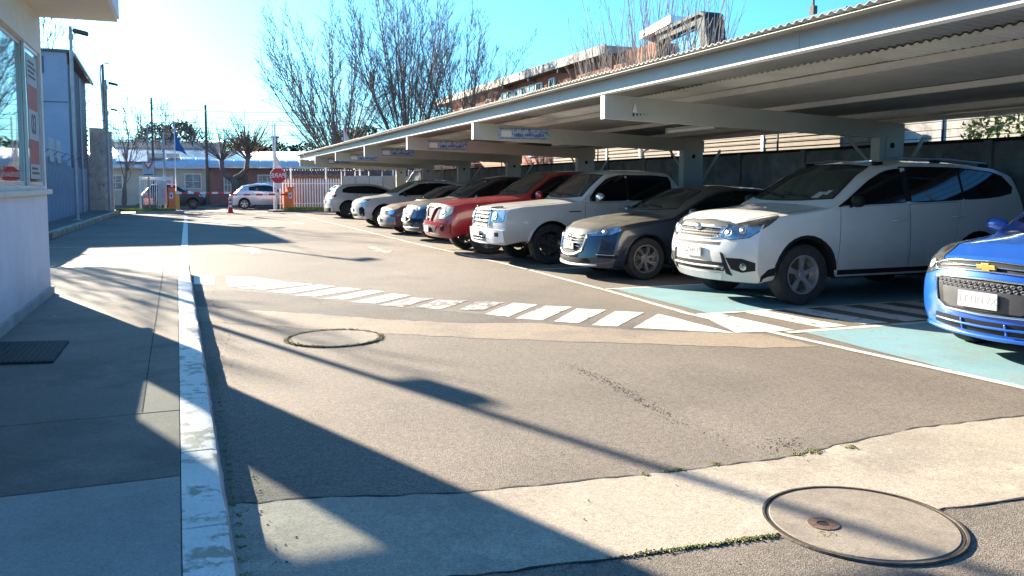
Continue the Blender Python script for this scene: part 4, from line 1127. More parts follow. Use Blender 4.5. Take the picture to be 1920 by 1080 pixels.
# ---- blue hatchback, cut by the right edge
P_blue = paint('bright blue paint', (.006, .10, .50), rough=.28, coat=1., metal=.15, dust=((.3, .3, .3), .04))
B = dict(L=4.0, W=1.70, axles=(.80, 3.25), roofz=1.50, cowl=1.05, roof0=1.75, roof1=3.3, wr=.31, ww=.20, arch_r=.36, sill=.22, bumpz=.20, sweep=.26, paint=P_blue, pf=.04,
         prof=[(0, .80), (.06, .86), (.4, .96), (.8, 1.02), (1.05, 1.06), (1.4, 1.28), (1.75, 1.46), (2.2, 1.51), (3.0, 1.48), (3.4, 1.40), (3.75, 1.15), (3.9, .95), (4.0, .85)],
         belt=[(0, .74), (.4, .86), (1.1, .97), (2.2, 1.02), (3.4, 1.08), (4.0, 1.0)], nose=[(.2, .05), (.34, .0), (.6, .0), (.8, .05), (.9, .10)], tailx=[(.3, .02), (.8, 0), (1.3, .08)])
s = start(B, 'parked_car', 'bright blue hatchback with gold badge cut off by the right edge of the photo', 6.02, 4.86)
dress(s, dict(hood=[(.16, .52), (.5, .68), (1.0, .72)], ws=(1.09, 1.44, .66, .52),
    glass=[([(1.25, 1.06), (1.5, 1.22), (1.8, 1.38), (2.1, 1.40)], [(1.25, 1.03), (1.5, 1.04), (1.8, 1.05), (2.1, 1.055)]), ([(2.16, 1.40), (2.6, 1.39), (3.0, 1.34)], [(2.16, 1.06), (2.6, 1.08), (3.0, 1.10)])],
    doors=[([(1.2, 1.0), (1.6, 1.01), (2.10, 1.02)], [(1.2, .28), (1.6, .28), (2.1, .28)]), ([(2.13, 1.02), (2.5, 1.03), (2.95, 1.05)], [(2.13, .28), (2.5, .28), (2.85, .35)])], handles=[(1.98, .90), (2.82, .93)],
    wheel='five', mirror=(1.38, 1.02)))
lamp_cluster(s, 'headlight', M['lens'], [(-32, .80), (-44, .90), (-58, .98)], [(-32, .72), (-46, .66), (-60, .84)], inner=[(-40, .76, .045)])
ug = s.patch('upper_grille', M['black'], 'F', mirrored([(-.60, .775), (-.40, .815), (0, .83)]), mirrored([(-.56, .72), (-.40, .745), (0, .755)]), off=.003, k=4, nv=3)
s.line('grille_frame', M['chrome'], 'F', mirrored([(-.60, .775), (-.40, .815), (0, .83)]) + mirrored([(-.56, .72), (-.40, .745), (0, .755)])[::-1], r=.008, off=.008, parent=ug, closed=True, k=4)
s.line('grille_bar', M['chrome'], 'F', mirrored([(-.55, .76), (-.3, .785), (0, .792)]), r=.007, off=.012, parent=ug)
lg = s.patch('grille', M['black'], 'F', mirrored([(-.52, .655), (-.46, .675), (0, .685)]), mirrored([(-.47, .47), (-.36, .42), (0, .41)]), off=.003, k=4, nv=4)
s.line('grille_frame', M['chrome'], 'F', mirrored([(-.53, .655), (-.46, .68), (0, .692)]) + mirrored([(-.48, .47), (-.36, .413), (0, .403)])[::-1], r=.012, off=.010, parent=lg, closed=True, k=4)
s.patch('plate_mount', M['alloy_dark'], 'F', mirrored([(-.42, .60), (-.3, .60), (0, .60)]), mirrored([(-.40, .47), (-.32, .435), (0, .43)]), off=.010, k=4, nv=3)
for i in range(17):
    for j in range(2):
        y = -.44 + i*.055 + (.027 if j else 0); z = .615 + j*.035
        h, nr = s.ray('F', y, z); MB().tube([h + Vector((-.012, .018*cos(a), .013*sin(a))) for a in [k*pi/3 for k in range(7)]], .0045, 4, cap=False).obj('grille_mesh', M['silver'], lg)
s.plate('TT·HN·7X', .52, .36, .13, y=.03, blur=True)
h, nr = s.ray('F', 0, .79)
mb = MB(); mb.prism_axis([(-.085, .018), (-.035, .018), (-.03, .032), (.04, .032), (.035, .018), (.085, .018), (.075, -.018), (.03, -.018), (.025, -.032), (-.045, -.032), (-.04, -.018), (-.095, -.018)], h.x - .035, h.x - .012, 0)
mb.v = [(x, y, z + h.z) for x, y, z in mb.v]; bevel(mb.obj('badge', M['gold'], ug), .004)
li = s.patch('lower_intake', M['black'], 'F', mirrored([(-.52, .36), (-.3, .355), (0, .35)]), mirrored([(-.56, .27), (-.3, .255), (0, .25)]), off=.003, k=4, nv=3)
s.line('intake_bar', P_blue, 'F', mirrored([(-.54, .315), (-.3, .31), (0, .305)]), r=.012, off=.01, parent=li)
for yy in (-.2, .2): s.line('intake_bar', P_blue, 'F', [(yy, .35), (yy, .26)], r=.010, off=.006, parent=li)
s.line('lip', P_blue, 'F', mirrored([(-.72, .235), (-.4, .222), (0, .215)]), r=.022, off=.004)
for sg in (-1, 1): s.patch('fog_lamp', M['lens'], 'P', [(sg*50, .44), (sg*56, .46)], [(sg*50, .34), (sg*56, .36)], off=.005, k=3, nv=3)
v = MB(); v.box(-.0, .02, -.10, .10, -.08, .08)
h, nr = s.ray('F', .48, 1.20); s.patch('hi_vis_reflection', mat('hi vis yellow green', (.25, .42, .04), .6), 'F', [(.41, 1.235), (.52, 1.235)], [(.41, 1.165), (.54, 1.165)], off=.005, k=2, nv=2)  # hi-vis reflection in the windscreen, painted as a coloured patch
# ---- dark blue grey hatchback
P_dk = paint('dark slate blue paint', (.016, .024, .046), rough=.26, coat=.9, metal=.2, dust=((.20, .18, .125), .6))
Mz = dict(L=4.50, W=1.80, axles=(.93, 3.65), roofz=1.45, cowl=1.30, roof0=2.15, roof1=3.6, wr=.325, ww=.22, arch_r=.375, sill=.20, bumpz=.19, sweep=.34, paint=P_dk, pf=.05,
          prof=[(0, .70), (.06, .78), (.3, .87), (.8, .955), (1.30, 1.01), (1.7, 1.22), (2.15, 1.40), (2.6, 1.455), (3.2, 1.43), (3.7, 1.33), (4.15, 1.12), (4.4, 1.0), (4.5, .85)],
          belt=[(0, .66), (.4, .78), (1.2, .92), (2.4, .97), (3.6, 1.05), (4.5, .98)], nose=[(.19, .03), (.28, .0), (.5, .03), (.72, .08), (.85, .13)], tailx=[(.3, .02), (.8, 0), (1.3, .1)], tumble=.2)
s = start(Mz, 'parked_car', 'dark slate hatchback with dusty bonnet parked between white crossover and white pickup', 5.62, 11.90)
dress(s, dict(hood=[(.2, .50), (.5, .66), (1.25, .74)], ws=(1.05, 1.385, .70, .52), glass=[([(1.5, 1.0), (1.8, 1.16), (2.1, 1.30), (2.5, 1.345)], [(1.5, .975), (1.8, .98), (2.1, .99), (2.5, 1.0)]), ([(2.55, 1.348), (3.0, 1.34), (3.5, 1.24)], [(2.55, 1.005), (3.0, 1.03), (3.5, 1.08)])],
    doors=[([(1.45, .94), (2.0, .95), (2.50, .965)], [(1.4, .27), (2.0, .27), (2.5, .27)]), ([(2.53, .966), (2.95, .99), (3.4, 1.01)], [(2.53, .27), (2.9, .27), (3.2, .36)])], handles=[(2.36, .86), (3.3, .90)],
    wheel='multi', mirror=(1.66, .97), lip=(P_dk, .012, .0)))
lamp_cluster(s, 'headlight', M['lens'], [(-26, .70), (-40, .765), (-54, .815), (-64, .83)], [(-26, .665), (-38, .675), (-50, .70), (-60, .77)], inner=[(-44, .74, .04)])
gq = s.patch('grille', M['black'], 'F', mirrored([(-.38, .72), (-.2, .735), (0, .74)]), mirrored([(-.33, .44), (-.2, .385), (0, .37)]), off=.003, k=4, nv=5)
s.line('grille_frame', M['chrome'], 'F', [(-.42, .70), (-.36, .44), (-.2, .375), (0, .355), (.2, .375), (.36, .44), (.42, .70)], r=.017, off=.012, parent=gq, k=4)
for k in range(5): s.line('grille_bar', M['chrome'] if k > 1 else M['silver'], 'F', [(-.36 + .008*k, .68 - k*.045), (0, .695 - k*.045), (.36 - .008*k, .68 - k*.045)], r=.006, off=.008, parent=gq)
h, nr = s.ray('F', 0, .64)
MB().tube([h + Vector((-.03, .075*cos(k*pi/10), .058*sin(k*pi/10))) for k in range(21)], .007, 6).obj('badge', M['chrome'], gq)
MB().tube([h + Vector((-.032, y_, z_)) for y_, z_ in ((-.065, .01), (-.03, .03), (0, -.03), (.03, .03), (.065, .01))], .008, 6).obj('badge_wing', M['chrome'], gq)
s.plate('JJ·TF·88', .515, .33, .12)
s.line('bumper_blade', M['white'], 'F', mirrored([(-.62, .24), (-.4, .225), (0, .215)]), r=.020, off=.006)
lw = s.patch('lower_intake', M['black'], 'F', mirrored([(-.50, .33), (-.3, .325), (0, .32)]), mirrored([(-.54, .265), (-.3, .25), (0, .245)]), off=.003, k=4, nv=2)
for sg in (-1, 1):
    s.patch('fog_lamp', M['black'], 'P', [(sg*38, .42), (sg*47, .42), (sg*56, .40)], [(sg*38, .36), (sg*47, .35), (sg*56, .34)], off=.004, k=3, nv=2)
    s.line('fog_strip', M['chrome'], 'P', [(sg*37, .40), (sg*54, .395)], r=.007, off=.008)

# ---- pickups
def pickup(spec, label, x, y, bed, **k):
    s = start(spec, 'parked_pickup', label, x, y, cat='pickup'); return s
P_w2 = paint('white pickup paint', (.56, .56, .55), dirt=((.22, .17, .12), .2, .80, .6), rough=.32, dust=((.5, .46, .4), .15))
RG = dict(L=5.1, W=1.82, axles=(1.08, 4.05), roofz=1.74, cowl=1.62, roof0=2.20, roof1=3.55, wr=.375, ww=.25, arch_r=.44, sill=.42, bumpz=.36, sweep=.16, paint=P_w2, pf=.02, pt=.01, tumble=.15, kws=.07, hoodcrown=.05,
          prof=[(0, 1.02), (.05, 1.05), (.5, 1.10), (1.2, 1.15), (1.62, 1.19), (1.9, 1.45), (2.20, 1.68), (2.5, 1.735), (3.2, 1.735), (3.62, 1.70), (3.82, 1.45), (3.90, 1.13), (3.96, 1.10), (5.05, 1.10), (5.1, 1.0)],
          belt=[(0, .96), (.5, 1.02), (1.6, 1.12), (3.8, 1.12), (5.1, 1.05)], nose=[(.36, .03), (.5, 0), (.75, 0), (1.0, .06)], tailx=[(.4, .0), (1.0, 0)])
s = pickup(RG, 'white double cab pickup with chrome slatted grille and big dark wheels', 5.13, 14.72, True)
dress(s, dict(hood=[(.08, .60), (.6, .74), (1.55, .78)], ws=(1.21, 1.665, .76, .66), sgm=M['glass_tint'],
    glass=[([(1.86, 1.22), (2.0, 1.38), (2.22, 1.62), (2.62, 1.655)], [(1.86, 1.155), (2.0, 1.155), (2.22, 1.155), (2.62, 1.16)]), ([(2.68, 1.657), (3.1, 1.655), (3.55, 1.64), (3.62, 1.5)], [(2.68, 1.16), (3.1, 1.165), (3.4, 1.17), (3.62, 1.2)])],
    doors=[([(1.76, 1.12), (2.2, 1.125), (2.62, 1.13)], [(1.72, .47), (2.2, .47), (2.62, .47)]), ([(2.66, 1.13), (3.1, 1.13), (3.58, 1.14)], [(2.66, .47), (3.1, .47), (3.50, .52)])], handles=[(2.48, 1.02), (3.42, 1.03)],
    wheel='double', rim=M['alloy_dark'], mirror=(1.98, 1.17, M['chrome'], 1.25), lip=(P_w2, .028, .002)))
s.line('bed_gap', M['dark'], 'L', [(3.88, 1.08), (3.88, .5)], r=.01, off=-.002)
gq = s.patch('grille', M['black'], 'F', mirrored([(-.42, 1.01), (-.2, 1.02), (0, 1.02)]), mirrored([(-.42, .70), (-.2, .69), (0, .69)]), off=.003, k=4, nv=3)
for z in (.995, .925, .855, .785, .71): s.line('grille_bar', M['chrome'] if z != .995 else M['white'], 'F', [(-.43, z), (0, z + .004), (.43, z)], r=.017, off=.014, parent=gq)
for yy in (-.43, .43): s.line('grille_frame', M['chrome'], 'F', [(yy, 1.01), (yy, .69)], r=.017, off=.012, parent=gq)
h, nr = s.ray('F', 0, .86)
o = link('badge', MB().lathe([(.0001, -.012), (.07, -.010), (.078, 0)], 28, 'y').mesh('badge', M['chrome'], smooth='all'), gq); o.matrix_local = Matrix.Translation(h + Vector((-.03, 0, 0))) @ Matrix.Rotation(radians(-90), 4, 'Z') @ Matrix.Diagonal((1.1, 1, .5, 1))
lamp_cluster(s, 'headlight', M['lens'], [(-26, 1.0), (-34, 1.0), (-46, 1.0)], [(-26, .79), (-34, .78), (-45, .80)], inner=[(-33, .89, .07)])
bmp = s.patch('front_bumper', M['white'], 'P', [(-46, .64), (-30, .655), (0, .66), (30, .655), (46, .64)], [(-46, .44), (-30, .40), (0, .39), (30, .40), (46, .44)], off=.045, k=5, nv=4, thick=.03)
s.patch('lower_intake', M['black'], 'F', [(-.36, .56), (0, .56), (.36, .56)], [(-.34, .44), (0, .44), (.34, .44)], off=.052, k=4, nv=2)
for z in (.47, .52): s.line('grille_bar', M['chrome'], 'F', [(-.35, z), (.35, z)], r=.01, off=.062)
s.plate('BT·CK·42', .575, .34, .12, x=s.ray('F', 0, .575)[0].x - .055)
for sg in (-1, 1): s.patch('fog_lamp', M['black'], 'P', [(sg*36, .60), (sg*41, .60)], [(sg*36, .53), (sg*41, .53)], off=.052, k=3, nv=2)
for mode in 'LR': s.line('bonnet_deflector', M['black'], 'P', [((-20 if mode == 'L' else 20), 1.035), ((-40 if mode == 'L' else 40), 1.035)], r=.014, off=.02)
for mode in 'LR': s.patch('wing_badge', M['black'], mode, [(1.42, .975), (1.66, .975)], [(1.42, .955), (1.66, .955)], off=.006, k=2, nv=1)

P_red = paint('red pickup paint', (.22, .005, .014), rough=.28, coat=.7, col2=(.24, .008, .016), dust=((.42, .25, .2), .10))
NV = dict(L=5.2, W=1.85, axles=(1.05, 4.2), roofz=1.76, cowl=1.75, roof0=2.45, roof1=3.7, wr=.37, ww=.25, arch_r=.44, sill=.42, bumpz=.34, sweep=.20, paint=P_red, pf=.02, pt=.01, tumble=.16, kws=.08,
          prof=[(0, 1.02), (.06, 1.07), (.5, 1.13), (1.2, 1.18), (1.75, 1.23), (2.1, 1.48), (2.45, 1.70), (2.8, 1.76), (3.4, 1.76), (3.75, 1.72), (3.95, 1.45), (4.02, 1.14), (5.15, 1.12), (5.2, 1.0)],
          belt=[(0, .94), (.5, 1.03), (1.6, 1.13), (3.8, 1.13), (5.2, 1.05)], nose=[(.34, .05), (.5, 0), (.72, .02), (1.0, .08)], tailx=[(.4, .0), (1.0, 0)])
s = pickup(NV, 'red pickup truck with slotted nose parked beside the white pickup', 4.86, 17.25, True)
dress(s, dict(hood=[(.10, .58), (.6, .76), (1.68, .80)], ws=(1.25, 1.69, .78, .64), glass=[([(2.0, 1.24), (2.2, 1.42), (2.48, 1.64), (2.9, 1.675)], [(2.0, 1.165), (2.2, 1.165), (2.48, 1.17), (2.9, 1.175)]), ([(2.96, 1.677), (3.3, 1.675), (3.66, 1.66)], [(2.96, 1.175), (3.3, 1.18), (3.7, 1.2)])],
    doors=[([(1.9, 1.13), (2.4, 1.14), (2.9, 1.145)], [(1.85, .47), (2.4, .47), (2.9, .47)]), ([(2.94, 1.145), (3.3, 1.145), (3.7, 1.15)], [(2.94, .47), (3.3, .47), (3.62, .55)])], handles=[(2.75, 1.03), (3.55, 1.04)],
    wheel='six', mirror=(2.12, 1.19, P_red, 1.25), lip=(P_red, .03, .003)))
gq = s.patch('grille', M['black'], 'F', mirrored([(-.46, .97), (-.2, .99), (0, .99)]), mirrored([(-.38, .72), (-.2, .70), (0, .70)]), off=.003, k=4, nv=3)
for (a, b) in (((-.30, .98), (-.12, .70)), ((.30, .98), (.12, .70))): s.line('grille_bar', P_red, 'F', [a, b], r=.032, off=.006, parent=gq)
s.line('grille_frame', P_red, 'F', mirrored([(-.46, .98), (0, 1.0)]), r=.025, off=.005, parent=gq); s.line('grille_bar', M['chrome'], 'F', mirrored([(-.12, .76), (0, .75)]), r=.016, off=.012, parent=gq)
lamp_cluster(s, 'headlight', M['lens_yellow'], [(-30, .99), (-40, 1.0), (-52, 1.0)], [(-28, .74), (-38, .75), (-49, .86)], inner=[(-37, .86, .07)])
s.patch('front_bumper', P_red, 'P', [(-48, .66), (-30, .68), (0, .69), (30, .68), (48, .66)], [(-48, .46), (-30, .40), (0, .38), (30, .40), (48, .46)], off=.04, k=5, nv=4, thick=.03)
s.patch('lower_intake', M['black'], 'F', [(-.48, .60), (0, .60), (.48, .60)], [(-.40, .46), (0, .45), (.40, .46)], off=.046, k=4, nv=2)
s.plate('CW·RL·15', .52, .34, .12, x=s.ray('F', 0, .52)[0].x - .05)
for sg in (-1, 1):
    h, nr = s.ray('P', sg*38, .55); o = link('fog_lamp', MB().lathe([(.0001, .0), (.045, .0), (.05, .01), (.062, .0)], 20, 'y').mesh('fog_lamp', M['black'], smooth='all'), s.root)
    o.matrix_local = Matrix.Translation(h + nr*.045) @ nr.to_track_quat('Y', 'Z').to_matrix().to_4x4()

# ---- navy crossover
P_navy = paint('navy paint', (.005, .008, .024), rough=.24, coat=.8, metal=.1, dust=((.22, .19, .14), .4))
C5 = dict(L=4.6, W=1.86, axles=(.95, 3.68), roofz=1.68, cowl=1.25, roof0=2.2, roof1=3.8, wr=.36, ww=.23, arch_r=.41, sill=.27, bumpz=.24, sweep=.30, paint=P_navy, pf=.04,
          prof=[(0, .84), (.06, .92), (.4, 1.02), (.9, 1.08), (1.25, 1.12), (1.7, 1.38), (2.2, 1.61), (2.7, 1.685), (3.4, 1.66), (3.9, 1.56), (4.3, 1.30), (4.55, 1.0), (4.6, .9)],
          belt=[(0, .78), (.4, .90), (1.2, 1.03), (2.4, 1.09), (3.6, 1.16), (4.6, 1.1)], nose=[(.24, .05), (.4, .0), (.6, .0), (.85, .09)], tailx=[(.3, .02), (.8, 0), (1.3, .1)], tumble=.2)
s = start(C5, 'parked_car', 'navy blue crossover with chrome grille parked beyond the red pickup', 5.38, 21.45)
dress(s, dict(hood=[(.18, .56), (.5, .72), (1.2, .78)], ws=(1.15, 1.59, .74, .56), glass=[([(1.5, 1.12), (1.85, 1.34), (2.15, 1.50), (2.5, 1.55)], [(1.5, 1.09), (1.85, 1.1), (2.15, 1.11), (2.5, 1.115)]), ([(2.56, 1.55), (3.0, 1.545), (3.5, 1.48), (3.9, 1.36)], [(2.56, 1.12), (3.0, 1.14), (3.5, 1.17), (3.9, 1.22)])],
    doors=[([(1.45, 1.05), (2.0, 1.07), (2.5, 1.085)], [(1.4, .34), (2.0, .34), (2.5, .34)]), ([(2.53, 1.085), (2.95, 1.10), (3.35, 1.12)], [(2.53, .34), (2.9, .34), (3.2, .42)])], handles=[(2.36, .95), (3.25, .99)],
    wheel='multi', mirror=(1.68, 1.08), lip=(M['black'], .02, -.004)))
gq = s.patch('grille', M['black'], 'F', mirrored([(-.42, .84), (-.2, .86), (0, .86)]), mirrored([(-.36, .55), (-.2, .50), (0, .49)]), off=.003, k=4, nv=4)
s.line('grille_frame', M['chrome'], 'F', [(-.46, .82), (-.38, .55), (-.2, .49), (0, .475), (.2, .49), (.38, .55), (.46, .82)], r=.02, off=.012, parent=gq, k=4)
h, nr = s.ray('F', 0, .74); MB().tube([h + Vector((-.03, .085*cos(k*pi/10), .065*sin(k*pi/10))) for k in range(21)], .010, 6).obj('badge', M['chrome'], gq)
for k in range(4): s.line('grille_bar', M['silver'], 'F', [(-.38, .79 - k*.06), (.38, .79 - k*.06)], r=.007, off=.006, parent=gq)
lamp_cluster(s, 'headlight', M['lens'], [(-27, .83), (-42, .90), (-58, .94)], [(-27, .79), (-40, .79), (-54, .86)], inner=[(-40, .845, .04)])
s.plate('KB·DP·61', .58, .33, .12); s.line('bumper_blade', M['chrome'], 'P', [(-42, .36), (0, .33), (42, .36)], r=.018, off=.006, k=10)
s.patch('lower_intake', M['black'], 'F', [(-.5, .44), (0, .43), (.5, .44)], [(-.5, .37), (0, .36), (.5, .37)], off=.004, k=4, nv=2)
for sg in (-1, 1): s.patch('fog_lamp', M['lens'], 'P', [(sg*36, .50), (sg*42, .50)], [(sg*36, .45), (sg*42, .45)], off=.005, k=2, nv=2)

# ---- small maroon car
P_mar = paint('maroon paint', (.115, .045, .042), rough=.42, coat=.4, n2=((.2, .17, .14), 2, .5, .7, .4))
SM = dict(L=3.85, W=1.62, axles=(.78, 3.2), roofz=1.42, cowl=1.15, roof0=1.85, roof1=3.1, wr=.29, ww=.18, arch_r=.33, sill=.21, bumpz=.22, sweep=.2, paint=P_mar,
          prof=[(0, .72), (.06, .78), (.4, .88), (1.15, .97), (1.5, 1.2), (1.85, 1.37), (2.3, 1.43), (3.0, 1.38), (3.4, 1.2), (3.75, .95), (3.85, .85)],
          belt=[(0, .66), (.4, .78), (1.2, .89), (2.4, .93), (3.85, .93)], nose=[(.2, .0), (.45, .0), (.7, .06)], tailx=[(.3, .0), (1.2, .06)])
s = start(SM, 'parked_car', 'small old maroon car tucked between the navy crossover and the white crossover', 5.42, 24.55)
dress(s, dict(hood=[(.14, .5), (.5, .62), (1.1, .66)], ws=(1.0, 1.36, .62, .50), glass=[([(1.35, .96), (1.6, 1.14), (1.85, 1.29), (2.2, 1.32)], [(1.35, .94), (1.6, .94), (1.85, .945), (2.2, .95)]), ([(2.26, 1.32), (2.6, 1.31), (3.0, 1.24)], [(2.26, .95), (2.6, .96), (3.0, .97)])],
    doors=[([(1.3, .90), (1.7, .91), (2.2, .92)], [(1.3, .27), (1.7, .27), (2.2, .27)]), ([(2.24, .92), (2.6, .92), (2.95, .925)], [(2.24, .27), (2.55, .27), (2.8, .35)])], handles=[(2.08, .83), (2.85, .83)], wheel='plain', mirror=(1.45, .92)))
lamp_cluster(s, 'headlight', M['lens'], [(-20, .70), (-34, .72), (-46, .72)], [(-20, .59), (-34, .58), (-44, .60)])
s.patch('front_bumper', M['silver'], 'P', [(-46, .50), (0, .52), (46, .50)], [(-46, .30), (0, .28), (46, .30)], off=.03, k=6, nv=3, thick=.02)
s.patch('grille', M['black'], 'F', [(-.26, .69), (0, .70), (.26, .69)], [(-.24, .60), (0, .59), (.24, .60)], off=.004, k=3, nv=2)
s.plate('', .42, .33, .11, x=s.ray('F', 0, .42)[0].x - .035)

# ---- white crossover, farther
P_w3 = paint('pearl white paint', (.50, .52, .53), rough=.25)
W3 = dict(SUV, paint=P_w3, L=4.5, sill=.28, wr=.36, axles=(.93, 3.55), arch_r=.41,
          prof=[(0, .86), (.10, .95), (.5, 1.04), (1.0, 1.09), (1.22, 1.13), (1.6, 1.34), (2.12, 1.57), (2.6, 1.63), (3.3, 1.61), (3.9, 1.52), (4.2, 1.30), (4.4, 1.0), (4.5, .9)], roofz=1.62, roof1=3.8,
          belt=[(0, .80), (.4, .92), (1.2, 1.04), (2.2, 1.08), (3.6, 1.13), (4.5, 1.1)])
s = start(W3, 'parked_car', 'white crossover with black intake corners third car from the far end', 5.45, 29.2)
g3 = dict(hood=[(.22, .60), (.55, .74), (1.18, .78)], ws=(1.16, 1.54, .74, .58), glass=[([(1.45, 1.12), (1.75, 1.28), (2.1, 1.46), (2.46, 1.50)], [(1.45, 1.085), (1.75, 1.09), (2.1, 1.095), (2.46, 1.10)]), ([(2.52, 1.50), (3.0, 1.50), (3.5, 1.44), (3.8, 1.32)], [(2.52, 1.10), (3.0, 1.12), (3.5, 1.14), (3.8, 1.17)])],
    doors=[([(1.45, 1.05), (1.9, 1.06), (2.49, 1.07)], [(1.40, .34), (1.9, .34), (2.49, .34)]), ([(2.52, 1.07), (2.95, 1.085), (3.30, 1.10)], [(2.52, .34), (2.95, .34), (3.08, .44)])], handles=[(2.34, .95), (3.20, .98)],
    wheel='double', mirror=(1.66, 1.07, M['black']), lip=(M['black'], .022, -.006))
dress(s, g3)
lamp_cluster(s, 'headlight', M['lens'], [(-28, .86), (-44, .95), (-60, .99)], [(-28, .81), (-42, .82), (-56, .90)])
s.patch('grille', M['black'], 'F', mirrored([(-.44, .84), (0, .86)]), mirrored([(-.40, .74), (0, .72)]), off=.004, k=4, nv=3)
for sg in (-1, 1): s.patch('corner_intake', M['black'], 'P', [(sg*36, .66), (sg*44, .70), (sg*50, .62)], [(sg*36, .42), (sg*44, .36), (sg*50, .40)], off=.005, k=3, nv=3)
s.patch('lower_intake', M['black'], 'F', [(-.42, .46), (0, .46), (.42, .46)], [(-.42, .36), (0, .35), (.42, .36)], off=.005, k=4, nv=2)
s.plate('', .58, .34, .12)
s.patch('roof_shade', M['glass_tint'], 'T', [(2.0, -.56), (3.0, -.58), (3.9, -.54)], [(2.0, .56), (3.0, .58), (3.9, .54)], off=.004, k=4, nv=6)  # carport shade on the roof painted as a dark sheet

# ---- white crossover parked tail out: built nose first, turned round
P_w4 = paint('plain white paint', (.50, .51, .52), rough=.25)
W4 = dict(W3, paint=P_w4, L=4.4, roofz=1.50, axles=(.93, 3.5), arch_r=.40,
          prof=[(0, .86), (.10, .93), (.5, 1.0), (1.0, 1.05), (1.22, 1.08), (1.6, 1.26), (2.12, 1.45), (2.6, 1.50), (3.3, 1.49), (3.9, 1.43), (4.15, 1.28), (4.32, 1.0), (4.4, .88)],
          belt=[(0, .80), (.4, .88), (1.2, .99), (2.2, 1.03), (3.6, 1.08), (4.4, 1.05)])
s = start(W4, 'parked_car', 'white hatchback parked tail out at the far end of the row', 10.15, 37.35, yaw=pi)
g4 = dict(g3); g4['ws'] = (1.12, 1.44, .72, .58)
g4['glass'] = [([(1.45, 1.07), (1.75, 1.2), (2.1, 1.36), (2.46, 1.40)], [(1.45, 1.045), (1.75, 1.05), (2.1, 1.055), (2.46, 1.06)]), ([(2.52, 1.40), (3.0, 1.40), (3.5, 1.36), (3.75, 1.25)], [(2.52, 1.06), (3.0, 1.07), (3.5, 1.09), (3.75, 1.12)])]
g4['doors'] = [([(1.45, 1.0), (1.9, 1.01), (2.49, 1.02)], [(1.40, .34), (1.9, .34), (2.49, .34)]), ([(2.52, 1.02), (2.95, 1.035), (3.30, 1.05)], [(2.52, .34), (2.95, .34), (3.06, .44)])]
g4['mirror'] = (1.6, 1.02, M['black']); g4['wheel'] = 'five'; g4['rim'] = M['alloy_dark']
dress(s, g4)
s.patch('rear_window', M['glass_tint'], 'B', [(-.52, 1.38), (0, 1.40), (.52, 1.38)], [(-.60, 1.12), (0, 1.10), (.60, 1.12)], off=.004, k=4, nv=4)
for sg in (-1, 1): s.patch('tail_light', M['tail'], 'Q', [(sg*24, 1.0), (sg*40, 1.02), (sg*56, 1.03)], [(sg*24, .90), (sg*40, .90), (sg*54, .93)], off=.006, k=3, nv=3)
s.patch('rear_bumper', M['black'], 'Q', [(-50, .44), (0, .46), (50, .44)], [(-50, .29), (0, .28), (50, .29)], off=.012, k=6, nv=3)
s.plate('', .72, .34, .12, back=True)

# ---- street cars beyond the barrier (lying along X)
def street_car(spec, g_, label, x, y, yaw, tail=True):
    s = start(spec, 'street_car', label, x, y, yaw=yaw); dress(s, g_)
    for sg in (-1, 1):
        s.patch('tail_light', M['tail'], 'Q', [(sg*30, .98), (sg*44, 1.0), (sg*58, 1.0)], [(sg*30, .84), (sg*44, .84), (sg*56, .90)], off=.006, k=3, nv=3)
        s.patch('headlight', M['lens'], 'P', [(sg*28, .80), (sg*44, .84), (sg*58, .86)], [(sg*28, .70), (sg*44, .70), (sg*56, .76)], off=.006, k=3, nv=3)
    s.patch('rear_window', M['glass_tint'], 'B', [(-.46, 1.30), (0, 1.31), (.46, 1.30)], [(-.54, 1.06), (0, 1.05), (.54, 1.06)], off=.004, k=4, nv=4)
    s.plate('', .6, .34, .12, back=True)
P_sil = paint('silver paint', (.48, .50, .54), rough=.25, metal=.3)
SH = dict(B, paint=P_sil, L=4.2, axles=(.82, 3.38), tumble=.19)
gB = dict(hood=[(.16, .52), (.5, .68), (1.0, .72)], ws=(1.09, 1.44, .66, .52),
    glass=[([(1.25, 1.06), (1.5, 1.22), (1.8, 1.38), (2.1, 1.40)], [(1.25, 1.03), (1.5, 1.04), (1.8, 1.05), (2.1, 1.055)]), ([(2.16, 1.40), (2.6, 1.39), (3.1, 1.30)], [(2.16, 1.06), (2.6, 1.08), (3.1, 1.12)])],
    doors=[([(1.2, 1.0), (1.6, 1.01), (2.10, 1.02)], [(1.2, .28), (1.6, .28), (2.1, .28)]), ([(2.13, 1.02), (2.5, 1.03), (3.0, 1.05)], [(2.13, .28), (2.5, .28), (2.9, .35)])], handles=[(1.98, .90), (2.82, .93)], wheel='five', mirror=(1.38, 1.02))
street_car(SH, gB, 'silver hatchback on the street behind the traffic cone', 6.65, 52.6, pi)
P_sb = paint('steel blue paint', (.10, .15, .20), rough=.3, metal=.3)
street_car(dict(SH, paint=P_sb, roofz=1.58, prof=[(x, z*1.05) for x, z in SH['prof']]), gB, 'darker steel blue car half hidden behind the silver hatchback', 7.3, 55.6, pi)
P_bk = paint('black paint', (.012, .015, .02), rough=.5, coat=.1, dust=((.2, .2, .2), .03))
s_ = dict(SH, paint=P_bk, L=3.75, axles=(.80, 3.05), prof=[(x*.93 if x > 3 else x, z) for x, z in SH['prof']])
gC = dict(gB, rim=M['alloy_dark'])
street_car(s_, gC, 'black car passing behind the left orange barrier box', 1.25, 54.5, pi)

